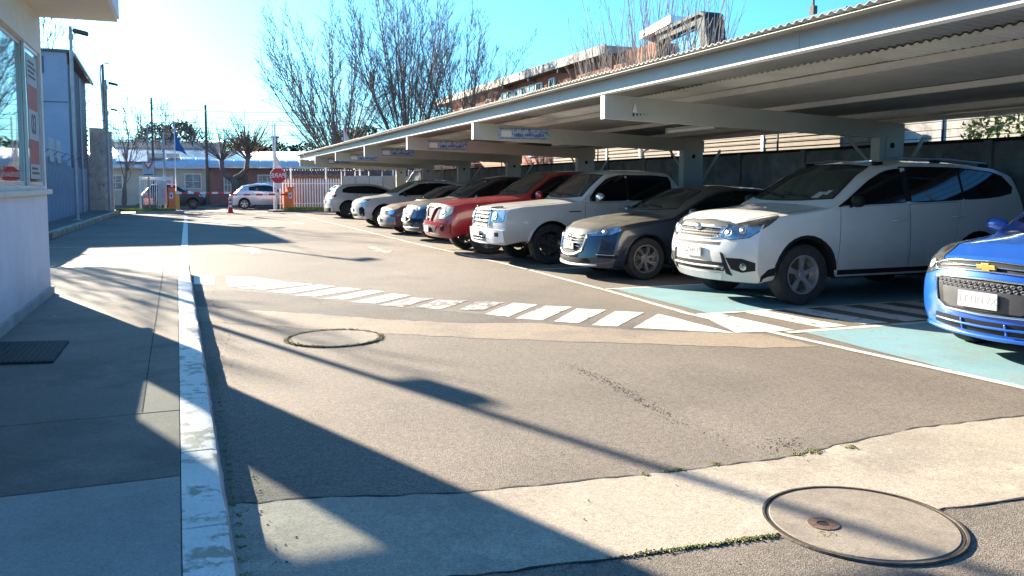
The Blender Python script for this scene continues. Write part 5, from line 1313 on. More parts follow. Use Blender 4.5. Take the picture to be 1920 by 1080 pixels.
# ------------------------------------------------------------------ entrance: barriers, cone, signs, fence
def barrier(name, x, y, label, sgn, m1, m2):
    t = empty(name, (x, y, 0), label, 'barrier box')
    bevel(MB().box(-.17, .17, -.20, .20, .04, 1.16).obj('cabinet', m1, t), .02)
    MB().box(-.19, .19, -.22, .22, 0, .04).obj('foot', M['conc'], t); bevel(MB().box(-.19, .19, -.22, .22, 1.16, 1.22).obj('cap', M['red'], t), .01)
    MB().box(.171 if sgn > 0 else -.36, .36 if sgn > 0 else -.171, -.14, .16, .05, .98).obj('side_cabinet', m2, t)
    MB().box(-.10, .06, -.215, -.205, .62, .92).obj('notice', M['white'], t)
    MB().box(-.06, .02, -.219, -.216, .70, .84).obj('symbol', M['lettering_blue'], t)
    return t
struct('gate_island', MB().prism([(-2.3, 45.4), (-.2, 45.4), (-.05, 45.7), (-.2, 46.6), (-2.3, 46.6)], 0, .13), M['conc'])
struct('gate_island', MB().prism([(4.3, 45.5), (11.2, 45.5), (11.2, 46.9), (4.3, 46.9), (4.1, 46.2)], 0, .10), M['farwalk'])
b1 = barrier('barrier_box', -.62, 46.0, 'orange barrier cabinet with amber side at the left of the gate', 1, M['orange'], M['yellow_orange']); b1.location.z = .13
b2 = barrier('barrier_box', 5.28, 46.2, 'orange red barrier cabinet at the right of the gate below the stop sign', -1, M['orange'], M['orange']); b2.location.z = .10
def arm(name, x0, x1, y, z, label, mwhite, mred, n, par=None):
    t = empty(name, (x0, y, z), label, 'boom'); L = x1 - x0
    for i in range(n):
        a, b = L*i/n, L*(i+1)/n
        MB().box(a, b, -.02, .02, -.05, .05).obj('arm_segment', mred if i % 2 else mwhite, t)
    return t
arm('boom_gate', -.44, 2.18, 45.78, 1.03, 'white barrier arm with thin red bands left of the cone', M['white'], M['red'], 9)
arm('boom_gate', 2.24, 5.10, 45.98, .93, 'red and white striped arm in front of the silver hatchback', M['red'], M['white'], 9)
cn = empty('traffic_cone', (2.15, 44.9, 0), 'small red and white traffic cone standing at the gap between the barrier arms', 'traffic cone')
MB().box(-.19, .19, -.19, .19, .002, .04).obj('base', M['red'], cn)
for z0, z1, m in ((.04, .30, 'red'), (.301, .42, 'white'), (.421, .52, 'red'), (.521, .60, 'white'), (.601, .74, 'red')):
    r0, r1 = .14 - z0*.145, .14 - z1*.145
    MB().lathe([(r0, z0), (r1, z1)] + ([(.0001, z1)] if z1 > .7 else []), 20).obj('band', M[m], cn, smooth=True)
# stop sign seen with mirrored lettering
sg_ = empty('stop_sign', (4.66, 46.0, .10), 'red octagonal stop sign with mirrored white lettering on a white post', 'stop sign')
MB().tube([(-.12, .04, 0), (-.12, .04, 4.6)], .045, 10).obj('post', M['white'], sg_, smooth=True)
def octa(r): return [(r*cos(pi/8 + k*pi/4), 1.83 + r*sin(pi/8 + k*pi/4)) for k in range(8)]
MB().prism_axis(octa(.45), -.022, -.014, 1).obj('border', M['white'], sg_); MB().prism_axis(octa(.42), -.028, -.0225, 1).obj('face', M['red'], sg_)
text_obj('PARE', .34, M['white'], sg_, Vector((0, -.031, 1.83)), ROT_FACE_NEGY, mirror=True)
MB().box(-.10, .10, -.02, -.01, 1.16, 1.40).obj('small_plate', M['white'], sg_)
yl = empty('yield_sign', (-1.68, 46.1, .13), 'white board with a red outlined give way triangle on a post', 'sign')
MB().tube([(.0, .05, 0), (.0, .05, 4.25)], .04, 8).obj('post', M['pole_steel'], yl); MB().box(-.28, .28, -.01, .005, 1.75, 2.5).obj('board', M['booth'], yl)
MB().prism_axis([(-.26, 2.48), (.26, 2.48), (0, 2.08)], -.02, -.011, 1).obj('triangle', M['red'], yl); MB().prism_axis([(-.16, 2.43), (.16, 2.43), (0, 2.19)], -.026, -.021, 1).obj('triangle_inner', M['white'], yl)
MB().box(-.2, .2, -.016, -.0105, 1.82, 1.86).obj('board_line', M['ink'], yl)
# gate frame with open leaf on the left island
ga = empty('open_gate', (-2.15, 46.25, .13), 'white framed pedestrian gate with bars at the left of the entrance', 'gate')
fr_ = MB(); fr_.box(0, .10, 0, .10, 0, 1.75); fr_.box(1.5, 1.6, 0, .10, 0, 1.75); fr_.box(.101, 1.499, .02, .08, 1.55, 1.72); fr_.obj('gate_frame', M['white'], ga)
bar = MB().box(0, .03, .03, .06, .05, 1.54).mesh('bar', M['white'])
for i in range(10): link('bar', bar, ga, (.16 + i*.09, 0, 0))
MB().box(.86, 1.30, -.03, .0, .28, 1.5).obj('panel', M['booth'], ga)
MB().box(.15, .8, .0, .03, .0, .30).obj('low_panel', M['pink_wall'], ga)
mb = MB(); mb.tube([(1.2, .3, 0), (1.2, .3, 4.0)], .055, 10); t = empty('gate_post', (-2.15, 46.1, .13), 'thick pale post rising beside the left barrier cabinet', 'post'); mb.obj('pole', M['pole_steel'], t, smooth=True)
rf_ = empty('refuse_bin', (-1.75, 46.9, .13), 'brown red bin standing behind the white gate frame', 'bin')
mb = MB(); mb.prism([(-.2, -.2), (.2, -.2), (.2, .2), (-.2, .2)], 0, .55); mb.obj('tub', M['pink_wall'], rf_); MB().box(-.22, .22, -.22, .22, .55, .6).obj('lid', M['red'], rf_)

# white palisade fence to the right of the entrance
pf = empty('palisade_fence', (4.85, 47.0, .10), 'white vertical bar palisade fence between the stop sign and the far parked car', 'fence')
mb = MB(); mb.box(-.03, .03, -.006, .006, .04, 1.62); mb.add([(-.03, -.006, 1.62), (.03, -.006, 1.62), (.03, .006, 1.62), (-.03, .006, 1.62), (0, 0, 1.72)], [(0, 1, 4), (1, 2, 4), (2, 3, 4), (3, 0, 4)])
pale = mb.mesh('bar', M['white'])
for i in range(44): link('bar', pale, pf, (i*.145, 0, 0))
for z in (.3, 1.4): MB().box(-.05, 6.35, .007, .04, z, z+.04).obj('rail', M['white'], pf)
pst_ = MB().box(-.04, .04, .045, .12, 0, 2.3).mesh('fence_post', M['white'])
for i in range(4): link('fence_post', pst_, pf, (.6 + i*1.9, 0, 0))
bs = empty('lettered_board', (9.3, 46.95, 1.75), 'white board with mirrored blue letters on the palisade fence', 'sign')
MB().box(-.9, .9, -.02, .0, -.16, .16).obj('board', M['white'], bs); text_obj('SERVICIOS', .26, M['lettering_blue'], bs, Vector((0, -.023, 0)), ROT_FACE_NEGY, mirror=True)
hr = empty('tiled_wall', (5.2, 49.2, 0), 'low dark red wall with a row of roof tiles behind the palisade fence', 'wall')
MB().box(0, 8, 0, .2, 0, 1.7).obj('wall', M['pink_wall'], hr)
tl = MB().tube([(0, -.25, 1.98), (0, .5, 2.3)], .07, 6).mesh('tile', M['tile'])
for i in range(54): link('tile', tl, hr, (.08 + i*.147, 0, R.uniform(-.012, .012)))
MB().box(0, 8, .0, .3, 1.701, 1.95).obj('coping', M['tile'], hr)

def grass(name, x0, x1, y0, y1, z, n, label):
    mb = MB()
    for _ in range(n):
        x, y = R.uniform(x0, x1), R.uniform(y0, y1); h = R.uniform(.05, .17); a = R.uniform(0, pi); dx, dy = cos(a)*.014, sin(a)*.014; lx, ly = R.uniform(-.05, .05), R.uniform(-.05, .05)
        mb.add([(x-dx, y-dy, z), (x+dx, y+dy, z), (x+lx, y+ly, z+h)], [(0, 1, 2)])
    tag(mb.obj(name, M['grass'], recalc=False), label, 'grass' if 0 else None, kind='stuff')
grass('grass', 4.9, 9.6, 45.55, 46.8, .10, 9000, 'bright green grass along the foot of the palisade fence')
grass('grass', -3.2, -.5, 45.5, 46.6, .12, 4000, 'short bright grass on the left gate island')
grass('grass', -2.9, 1.0, 58.3, 59.6, .10, 4000, 'green verge in front of the cream house')

# ------------------------------------------------------------------ flags, poles, wires
def flag(name, x, y, h, label, pts, m, m2=None):
    t = empty(name, (x, y, 0), label, 'flag'); MB().tube([(0, 0, 0), (0, 0, h)], [.035, .022], 8).obj('pole', M['white'], t, smooth=True)
    nu, nv = 8, 12; mb = MB(); vs = []
    for j in range(nv+1):
        t_ = j/nv; a, b, z0, z1 = pts
        for i in range(nu+1):
            u = i/nu; wdt = a + (b-a)*t_
            vs.append((.03 + u*wdt, .07*sin(u*9 + t_*2)*(u), z0 + (z1-z0)*t_ - u*u*.25 + (.35*u*(1-t_))*-1))
    w = nu+1
    mb.add(vs, [(j*w+i, j*w+i+1, (j+1)*w+i+1, (j+1)*w+i) for j in range(nv) for i in range(nu)])
    o = mb.obj('cloth', [m, m2] if m2 else m, t, smooth='all', recalc=False); md = o.modifiers.new('s', 'SOLIDIFY'); md.thickness = .004
    if m2:
        for k, p in enumerate(o.data.polygons):
            if k // nu < 4: p.material_index = 1
flag('flag', -.42, 46.6, 5.2, 'blue flag hanging from its pole above the left barrier', (.05, .58, 4.5, 3.2), M['blue_flag'])
flag('flag', 4.55, 47.4, 4.9, 'greyish white flag hanging limp above the stop sign', (.04, .55, 3.9, 2.3), M['grey_cloth'])
flag('flag', 8.55, 48.0, 5.2, 'white and red flag above the far end of the carport roof', (.05, .80, 4.9, 3.6), M['grey_cloth'], M['red_cloth'])

def util_pole(x, y, h, label, cross=True, r=.11):
    t = empty('utility_pole', (x, y, 0), label, 'utility pole'); MB().tube([(0, 0, 0), (0, 0, h)], [r, r*.75], 10).obj('pole', M['wood_pole'], t, smooth=True)
    if cross: MB().box(-.05, .05, -.9, .9, h-.5, h-.4).obj('crossarm', M['wood_pole'], t)
    return t
util_pole(1.42, 59.0, 6.7, 'dark wooden utility pole in front of the cream house')
util_pole(-4.85, 62, 9.4, 'tall dark pole with a curved street lamp beyond the left pillar', False)
t = empty('street_lamp', (-4.6, 60, 0), 'curved street lamp head on a slim mast beyond the pillar', 'street lamp')
MB().tube([(0, 0, 0), (-.25, 0, 8.6), (-.2, 0, 9.1), (.05, 0, 9.25)], [.07, .05, .04, .03], 8).obj('mast', M['pole_steel'], t, smooth=True); MB().box(.02, .3, -.06, .06, 9.2, 9.28).obj('lamp_head', M['pole_steel'], t)
util_pole(-1.9, 60.5, 7.2, 'utility pole at the left end of the wires', True, .09)
util_pole(22, 60, 8.5, 'utility pole behind the big bare trees')
util_pole(-17, 60, 8.5, 'utility pole far at the left of the street')
t = empty('chimney_pipe', (6.9, 70, 0), 'short dark chimney standing above the bright roof', 'chimney'); mb = MB(); mb.box(-.2, .2, -.2, .2, 0, 5.2); mb.obj('stack', M['wood_pole'], t); MB().box(-.3, .3, -.3, .3, 5.2, 5.35).obj('cap', M['wood_pole'], t)
def wire(p, q, sag, r, label):
    pts = []
    for i in range(25):
        u = i/24; a = Vector(p).lerp(Vector(q), u); a.z -= sag*4*u*(1-u); pts.append(a)
    tag(MB().tube(pts, r, 4).obj('cable', M['wire']), label, 'cable', 'overhead cables along the street')
for k, (z0, z1, z2) in enumerate(((8.2, 6.3, 8.3), (7.9, 6.0, 7.9), (7.5, 5.6, 7.4), (7.0, 5.2, 6.9), (6.5, 4.9, 6.3), (6.0, 4.6, 5.8))):
    yy = 59 + .3*(k % 3)
    wire((-17, yy, z0), (1.4, yy, z1), .5 + .13*((k*5) % 4), .014, ['topmost','second','third','fourth','fifth','lowest'][k] + ' of the thin dark cables along the street left of the utility pole')
    wire((1.4, yy, z1), (22, yy, z2), .6 + .12*((k*3) % 5), .014, ['topmost','second','third','fourth','fifth','lowest'][k] + ' of the thin dark cables along the street right of the utility pole')
wire((-3.7, 34, 6.6), (-3.5, 45.5, 6.0), .15, .012, 'cable between the two floodlight posts')

# ------------------------------------------------------------------ houses across the street
def window(par, x, z, w, h, y, mf=None, grid=(2, 2), mp=None, frame=.06):
    mb = MB(); ring_xz(mb, x, x+w, y-.06, y-.005, z, z+h, frame); f = mb.obj('window', mf or M['white'], par)
    MB().box(x+frame, x+w-frame, y-.03, y-.015, z+frame, z+h-frame).obj('pane', mp or M['curtain'], f)
    mb = MB()
    for i in range(1, grid[0]): xx = x + w*i/grid[0]; mb.box(xx-.015, xx+.015, y-.05, y-.031, z+frame, z+h-frame)
    for i in range(1, grid[1]): zz = z + h*i/grid[1]; mb.box(x+frame, x+w-frame, y-.047, y-.032, zz-.015, zz+.015)
    if mb.v: mb.obj('glazing_bar', mf or M['white'], f)
    return f
def tin_roof(par, x0, x1, y0, y1, z0, z1, m, sheetw=.9):
    n = int((x1-x0)/sheetw); w = (x1-x0)/n; mb = MB(); k = 12; vs = []
    for yy, zz in ((y0, z0), (y1, z1)):
        for i in range(k*3+1): xx = w*i/(k*3); vs.append((xx, yy, zz + .02*sin(2*pi*i/3)))
    q = k*3+1; mb.add(vs, [(i, i+1, q+i+1, q+i) for i in range(q-1)]); me = mb.mesh('roof_sheet', m, smooth='all', recalc=False)
    for i in range(n): o = link('roof_sheet', me, par, (x0 + i*w, 0, .006*(i % 2))); md = o.modifiers.new('s', 'SOLIDIFY'); md.thickness = .01
h1 = empty('cream_house', (-4.3, 61, 0), 'low cream walled house with bright tin roof across the street', 'house')
MB().box(-6, 5.85, 0, .2, .0, 2.62).obj('wall', M['cream_wall'], h1); MB().box(5.65, 5.85, .2, 6, 0, 2.62).obj('wall', M['cream_wall'], h1)
tin_roof(h1, -6.2, 6.0, -.35, 5.5, 2.62, 4.15, M['tin_white'])
window(h1, 4.3, 1.15, 1.1, 1.05, 0, grid=(2, 2)); window(h1, -.4, 1.1, .9, 1.0, 0)
MB().box(2.35, 3.2, -.04, .0, .1, 2.1).obj('door', M['booth'], h1)
MB().tube([(5.8, -.08, 0), (5.8, -.08, 2.6)], .06, 8).obj('downpipe', M['white'], h1); MB().box(-6.2, 6.0, -.42, -.355, 2.52, 2.62).obj('gutter', M['booth'], h1)
MB().box(2.0, 3.0, 1.4, 2.4, 3.3, 3.6).obj('skylight', M['booth'], h1); MB().box(3.2, 4.0, 1.6, 2.4, 3.35, 3.6).obj('skylight', M['booth'], h1)
h1b = empty('rear_shed', (-4.0, 67, 0), 'pale blue tin upper wall of a shed behind the cream house', 'house'); MB().box(-1, 7, 0, 5, 0, 4.6).obj('wall', M['booth'], h1b); tin_roof(h1b, -1.2, 7.2, -.3, 5.3, 4.62, 5.0, M['tin_blue'])
sol = empty('blue_tarpaulin', (-4.2, 61.2, 2.9), 'blue sheet lying on the left part of the tin roof', 'tarpaulin')
mb = MB(); nn = 8; mb.add([(i*.25, j*.25, .10 + j*.25*.26 + .03*sin(i*2.1+j*1.3)) for j in range(nn+1) for i in range(nn+1)], [(j*9+i, j*9+i+1, j*9+i+10, j*9+i+9) for j in range(nn) for i in range(nn)]); o = mb.obj('cloth', M['tin_blue'], sol, smooth='all')
h2 = empty('pink_house', (1.62, 61, 0), 'low brown pink house with bright roof behind the street tree', 'house')
MB().box(0, 9.5, 0, .2, 0, 2.60).obj('wall', M['pink_wall'], h2); MB().box(9.3, 9.5, .2, 6, 0, 2.6).obj('wall', M['pink_wall'], h2)
tin_roof(h2, -.1, 9.8, -.35, 5.0, 2.62, 3.95, M['tin_white'])
window(h2, 3.15, 1.25, 1.0, .9, 0, grid=(3, 2)); window(h2, .9, .9, .5, 1.1, 0); window(h2, 6.6, 1.2, 1.0, .9, 0, grid=(3, 2))
MB().box(1.75, 2.5, -.04, .0, .1, 2.1).obj('door', M['wood_pole'], h2); MB().box(-.1, 9.8, -.42, -.355, 2.52, 2.61).obj('gutter', M['wood_pole'], h2)
h3 = empty('pale_house', (13, 60, 0), 'sunlit pale house with grey shutters glimpsed under the carport roof', 'house')
MB().box(-1.6, 12, 0, 6, 0, 3.4).obj('wall', M['cream_wall'], h3); tin_roof(h3, -1.8, 12.2, -.4, 6.3, 3.45, 4.2, M['tin_white'])
for i in range(4): window(h3, -.6 + i*2.8, 1.0, 1.4, 1.3, 0, mf=M['bld_grey'], grid=(2, 1))
# small things in the gap under the carport: dark gate post and pale partition
t = empty('partition_wall', (9.6, 43.9, 0), 'pale concrete partition at the far end of the carport', 'wall')
for i in range(5): MB().box(-1.9 + i*.72, -1.2 + i*.72, 0, .08, 0, 1.9 + .03*(i % 2)).obj('wall_panel', M['cream_wall'] if i > 2 else M['booth'], t)
for i in range(6): MB().box(-1.955 + i*.72, -1.905 + i*.72, -.03, .11, 0, 2.15).obj('wall_post', M['conc'], t)

# ------------------------------------------------------------------ brick building behind the carport
bb = empty('brick_building', (20.5, 40, 0), 'long terracotta brick building with wide pale eaves behind the carport', 'building')
MB().box(0, 9, -6.0, 26, 0, 8.04).obj('wall', M['brick'], bb)
# projecting roof slab with board edge
for i in range(6):
    y0 = -2.0 + i*5.2; MB().box(-.55, -.47, y0, y0+5.18, 8.08, 8.56).obj('eave_board', M['eave'], bb)
MB().box(-.469, 9.5, -2.0, 29.2, 8.05, 8.10).obj('soffit', M['wood_pole'], bb); MB().box(-.46, 9.5, -1.9, 29.1, 8.101, 8.5).obj('roof', M['eave'], bb)
for i in range(7): MB().box(-.50, -.02, -.6 + i*4.4, -.45 + i*4.4, 7.84, 8.04).obj('eave_bracket', M['wood_pole'], bb)
MB().box(-.02, -.001, -5.9, 26, 5.3, 5.42).obj('string_course', M['eave'], bb)
def window_x(par, y, z, w, h, mp=None):
    mb = MB(); ring(mb, -.10, -.003, y, y+w, z, z+h, .09); f = mb.obj('window', M['white'], par); MB().box(-.05, -.03, y+.09, y+w-.09, z+.09, z+h-.09).obj('pane', mp or M['glass'], f)
for y in (16.2,): window_x(bb, y, 6.5, .8, 1.05)
for i in range(6): window_x(bb, 7.1 + i*1.2, 6.6, .95, 1.1, M['pale_glass'] if i % 2 else M['glass'])
window_x(bb, 5.2, 6.65, .8, 1.1)
for i in range(10): window_x(bb, -4 + i*3, 3.2, 1.3, 1.4)
# upper block with green pitched dormer and timber pergola
ub = empty('green_dormer', (21.6, 29.5, 0), 'dark green pitched glazed dormer rising behind the twigs', 'building')
MB().box(0, 7, .3, 4.8, 0, 6.4).obj('wall', M['brick'], ub)
def dormer(x0, x1):
    return MB().prism_axis([(.3, 6.4), (.95, 8.62), (1.35, 8.72), (4.7, 8.45), (4.7, 8.15), (1.65, 8.36), (.95, 6.4)], x0, x1, 0)
dormer(-.8, -.45).obj('frame', M['green_metal'], ub)
MB().prism_axis([(.4, 6.3), (1.0, 8.73), (1.3, 8.86), (4.9, 8.58), (4.9, 8.44), (1.35, 8.73), (1.02, 8.60), (.5, 6.3)], -.9, .1, 0).obj('roof', M['green_metal'], ub)
MB().box(-.7, .1, 4.5, 4.7, 6.4, 8.2).obj('frame', M['green_metal'], ub)
for i in range(3): MB().prism_axis([(1.15 + i*1.12, 6.5), (1.7 + i*.98, 8.33 - i*.08), (2.62 + i*.98, 8.25 - i*.08), (2.17 + i*1.12, 6.5)], -.5, -.46, 0).obj('pane', M['pale_glass'], ub)
MB().prism_axis([(4.4, 8.95), (4.4, 9.30), (7.2, 9.0), (7.2, 8.65)], -.4, .6, 0).obj('rooflight', M['tin_white'], ub); MB().box(0, .5, 4.9, 7.0, 6.4, 8.7).obj('rooflight_base', M['bld_side'], ub)
pg = empty('pergola', (18.6, 30.5, 0), 'pale timber slatted roof in front of the green dormer', 'pergola')
sl = MB().box(-.04, .04, -3.4, 4.0, 0, .10).mesh('slat', M['timber_slat'])
for i in range(14): o = link('slat', sl, pg, (-.2 + i*.24, 0, 5.7 + i*.10)); 
for y in (-3.2, .2, 3.8): MB().prism_axis([(-.3, 5.5), (-.3, 5.68), (3.1, 7.05), (3.1, 6.87)], y, y+.12, 1).obj('rafter', M['timber_slat'], pg)
for y in (-3.1, 3.8): MB().box(-.2, -.08, y, y+.12, 0, 5.5).obj('post', M['timber_slat'], pg)
# solar panels on stands by the dormer roof line (dark strips against the sky)
for i, (y, l, zz) in enumerate(((19.0, 'dark solar panel strip above the carport roof at right', 6.50), (21.4, 'second dark solar panel behind the carport roof', 6.40))):
    t = empty('solar_panel', (18.0, y, 0), l, 'solar panel'); MB().prism_axis([(0, zz - .04), (0, zz + .03), (2.2, zz - .02), (2.2, zz - .09)], -.3, 1.2, 0).obj('panel', M['green_metal'], t)
    MB().box(-.32, -.301, 0, 2.2, zz - .03, zz + .035).obj('edge', M['pale_glass'], t)
    MB().box(0, .2, .2, .35, 0, zz - .1).obj('stand', M['pole_steel'], t); MB().box(0, .2, 1.8, 1.95, 0, zz - .1).obj('stand', M['pole_steel'], t)
t = empty('antenna', (24, 33.2 - 5.6, 0), 'thin antenna mast right of the dormer', 'antenna'); MB().tube([(0, 0, 0), (0, 0, 9.3)], .05, 6).obj('mast', M['wood_pole'], t); MB().box(-.1, .1, -.12, .12, 8.0, 8.7).obj('box', M['wood_pole'], t)
# slatted building right behind the wall
sb = empty('slatted_building', (13.6, 0, 0), 'sunlit clapboard building glimpsed between wall and carport roof', 'building')
MB().box(0, 3, 14.6, 30, 0, 3.1).obj('wall', M['wood_pole'], sb)
st_ = MB().box(-.05, -.002, 14.6, 30, 0, .085).mesh('slat', M['timber_slat'])
for i in range(12): link('slat', st_, sb, (-.02 - .01*(i % 2), 0, 1.8 + i*.115))
for y in (17.2, 21.0, 25.5): MB().box(-.10, -.055, y, y+.1, 1.7, 3.2).obj('mullion', M['white'], sb)
sb2 = empty('pale_shed', (14.2, 9.2, 0), 'bright pale shed glimpsed over the wall behind the white crossover', 'shed')
MB().box(0, 3, 0, 4.9, 0, 3.2).obj('wall', M['pillar'], sb2); MB().box(-.2, 3.2, -.2, 5.1, 3.21, 3.3).obj('roof', M['tin_white'], sb2)
for y in (1.3, 3.3): MB().box(-.03, -.002, y, y+.08, 1.9, 3.1).obj('batten', M['bld_grey'], sb2)

# ------------------------------------------------------------------ trees and plants
def bare_tree(name, label, loc, stems, seed, m, rmin=.012, dens=1.0, maxd=4, cat='tree', up=.25, crown_name='crown', group=None, wob=.10, spread=1.0):
    """stems: list of (base xyz, direction, length, radius). Trunk limbs and twigs grown by repeated side branching"""
    rnd = random.Random(seed); t = empty(name, loc, label, cat, group); tr = MB(); cr = MB()
    def grow(p, d, L, r, depth):
        n = max(3, int(L / .5)) if depth < 2 else 4 if depth == 2 else 3
        pts = [p]; q = Vector(p); dd = d.copy()
        for i in range(n):
            dd = (dd + Vector((rnd.gauss(0, wob), rnd.gauss(0, wob), rnd.gauss(0, wob) + up*.12))).normalized(); q = q + dd*L/n; pts.append(q.copy())
        rs = [max(rmin, r*(1 - .8*i/n)) for i in range(n+1)]
        (tr if depth == 0 else cr).tube(pts, rs, 7 if depth == 0 else 4 if depth == 1 else 3, cap=False)
        if depth >= maxd: return
        nb = int((L * (2.3, 2.4, 2.6, 3.0)[min(depth, 3)] + 2) * dens)
        for b_ in range(nb):
            u = rnd.uniform(.22 if depth == 0 else .12, 1.0); k = min(n-1, int(u*n)); f = u*n - k; bp = pts[k].lerp(pts[k+1], f); bd = (pts[k+1]-pts[k]).normalized()
            a = bd.orthogonal().normalized(); a.rotate(Matrix.Rotation(rnd.uniform(0, 2*pi), 3, bd)); ang = rnd.uniform(.35, .75) * spread
            nd = (bd*cos(ang) + a*sin(ang) + Vector((0, 0, up))).normalized()
            LL = L * rnd.uniform(.30, .58) * (1.1 - .5*u) * (1.0 if depth else .95); 
            if LL > .18: grow(bp, nd, LL, max(rmin, rs[k]*.42), depth+1)
    for (bp, d, L, r) in stems: grow(Vector(bp), Vector(d).normalized(), L, r, 0)
    tr.obj('trunk', m, t, smooth='all', recalc=False)
    if cr.v: cr.obj(crown_name, m, t, smooth='all', recalc=False)
    return t
def vase(n, L, r, spread, seed, zb=1.2, tilt=(0, 0)):
    rnd = random.Random(seed); out = [((0, 0, 0), (0, 0, 1), zb + .6, r)]
    for i in range(n):
        a = 2*pi*i/n + rnd.uniform(-.3, .3); s_ = spread*rnd.uniform(.5, 1.0); out.append(((0, 0, zb), (cos(a)*s_ + tilt[0], sin(a)*s_ + tilt[1], 1), L*rnd.uniform(.8, 1.05), r*.42))
    return out
def fan_tree(name, label, loc, n, H, Wd, seed, m, zb=2.0, r0=.2, rt=.013, step=.30, lean=(0, 0), cat='tree', zlow=.35):
    rnd = random.Random(seed); t = empty(name, loc, label, cat); tr = MB(); cr = MB()
    tr.tube([(0, 0, 0), (.03, .02, zb*.6), (0, 0, zb + .2)], [r0, r0*.85, r0*.75], 9, cap=False)
    def shoot(p, d, L, r, k, w, up):
        pts = [Vector(p)]; q = Vector(p); d = d.copy()
        for i in range(k): d = (d + Vector((rnd.gauss(0, w), rnd.gauss(0, w), rnd.gauss(0, w*.6) + up))).normalized(); q = q + d*L/k; pts.append(q.copy())
        return pts
    for i in range(n):
        a = 2*pi*i/n*1.618*2 + rnd.uniform(-.3, .3); f = sqrt((i + .5)/n); sx = f*Wd/H*1.25
        d = Vector((cos(a)*sx + lean[0], sin(a)*sx*.8 + lean[1], 1)).normalized(); L = (H - zb) * (1.0 - .30*f*f) * rnd.uniform(.88, 1.06)
        pts = shoot((0, 0, zb*rnd.uniform(.75, 1.05)), d, L, 0, 12, .035, .018)
        R0 = r0*rnd.uniform(.28, .42); tr.tube(pts, [max(rt, R0*(1 - .93*j/12)) for j in range(13)], 5, cap=False)
        m_ = int(L/step)
        for j in range(m_):
            u = zlow*.5 + (1 - zlow*.5)*(j + rnd.random())/m_; k = min(11, int(u*12)); bp = pts[k].lerp(pts[k+1], u*12 - k); bd = (pts[k+1] - pts[k]).normalized()
            o_ = bd.orthogonal().normalized(); o_.rotate(Matrix.Rotation(rnd.uniform(0, 2*pi), 3, bd)); an = rnd.uniform(.35, .7)
            LL = (.5 + 2.1*sin(pi*min(1, .15 + u*.85)) ) * rnd.uniform(.5, 1.0) * H/14
            tw = shoot(bp, (bd*cos(an) + o_*sin(an)).normalized(), LL, 0, 5, .09, .05)
            cr.tube(tw, [rt*1.5, rt*1.4, rt*1.25, rt*1.1, rt, rt*.8], 3, cap=False)
            for q in range(int(LL*4.2) + 1):
                v = rnd.uniform(.15, .98); k2 = min(4, int(v*5)); b2 = tw[k2].lerp(tw[k2+1], v*5 - k2); d2 = (tw[k2+1] - tw[k2]).normalized()
                o2 = d2.orthogonal().normalized(); o2.rotate(Matrix.Rotation(rnd.uniform(0, 2*pi), 3, d2)); a2 = rnd.uniform(.3, .8)
                cr.tube(shoot(b2, (d2*cos(a2) + o2*sin(a2) + Vector((0, 0, .25))).normalized(), rnd.uniform(.25, .75)*H/14, 0, 2, .1, .05), [rt*.9, rt*.8, rt*.6], 3, cap=False)
    tr.obj('trunk', m, t, smooth='all', recalc=False); cr.obj('crown', m, t, smooth='all', recalc=False); return t
fan_tree('bare_tree', 'wide spreading bare tree at the left of the tall group behind the carport end', (9.7, 55.5, 0), 22, 14.0, 8.2, 11, M['bark_far'], 2.0, .20, rt=.0115, step=.34, lean=(-.20, 0))
fan_tree('bare_tree', 'tallest bare tree in the middle of the group behind the carport', (14.0, 54.5, 0), 24, 16.4, 8.0, 21, M['bark_far'], 2.4, .22, rt=.0115, step=.40, lean=(-.08, 0))
fan_tree('bare_tree', 'bare tree at the right of the tall group next to the brick building', (17.2, 53.5, 0), 20, 13.6, 7.0, 31, M['bark_far'], 2.4, .20, rt=.0115, step=.38, lean=(.06, 0))
fan_tree('bare_tree', 'bare tree outside the left edge whose twigs shade the pavement', (-6.4, 26.4, 0), 15, 8.2, 2.6, 71, M['bark'], 2.4, .16, rt=.010)
# pollarded street tree before the pink house
t = empty('pollarded_tree', (3.35, 58.9, 0), 'knotty pollarded street tree with a fan of twigs before the pink house', 'tree'); tr = MB()
tr.tube([(.35, 0, 0), (.12, 0, .7), (-.15, 0, 1.4), (-.3, 0, 1.95)], [.30, .25, .25, .28], 9)
tr.tube([(-.3, 0, 1.8), (-.75, .05, 2.05), (-1.0, 0, 2.5), (-1.02, 0, 3.1)], [.22, .17, .14, .17], 8)
tr.tube([(-.3, 0, 1.8), (.2, -.05, 2.1), (.55, 0, 2.45), (.62, 0, 3.0), (.7, 0, 3.55)], [.22, .18, .17, .14, .18], 8)
tr.obj('trunk', M['bark'], t, smooth='all', recalc=False)
rnd = random.Random(4); cr = MB()
for (bx, bz) in ((-1.02, 3.05), (.70, 3.5), (.62, 3.1)):
    for i in range(46):
        a = rnd.uniform(-1.15, 1.15); p = Vector((bx, 0, bz)); d = Vector((sin(a), rnd.uniform(-.6, .6), cos(a)*1.1)).normalized(); L = rnd.uniform(1.6, 3.1); pts = [p]
        for k in range(5): d = (d + Vector((rnd.gauss(0, .08), rnd.gauss(0, .08), rnd.gauss(0, .05) + .03))).normalized(); p = p + d*L/5; pts.append(p.copy())
        cr.tube(pts, [.03, .026, .022, .018, .014, .012], 3, cap=False)
        for k in range(2, 5):
            dd = (d + Vector((rnd.gauss(0, .4), rnd.gauss(0, .4), .1))).normalized(); cr.tube([pts[k], pts[k] + dd*rnd.uniform(.3, .8)], [.012, .010], 3, cap=False)
cr.obj('crown', M['bark'], t, smooth='all', recalc=False)
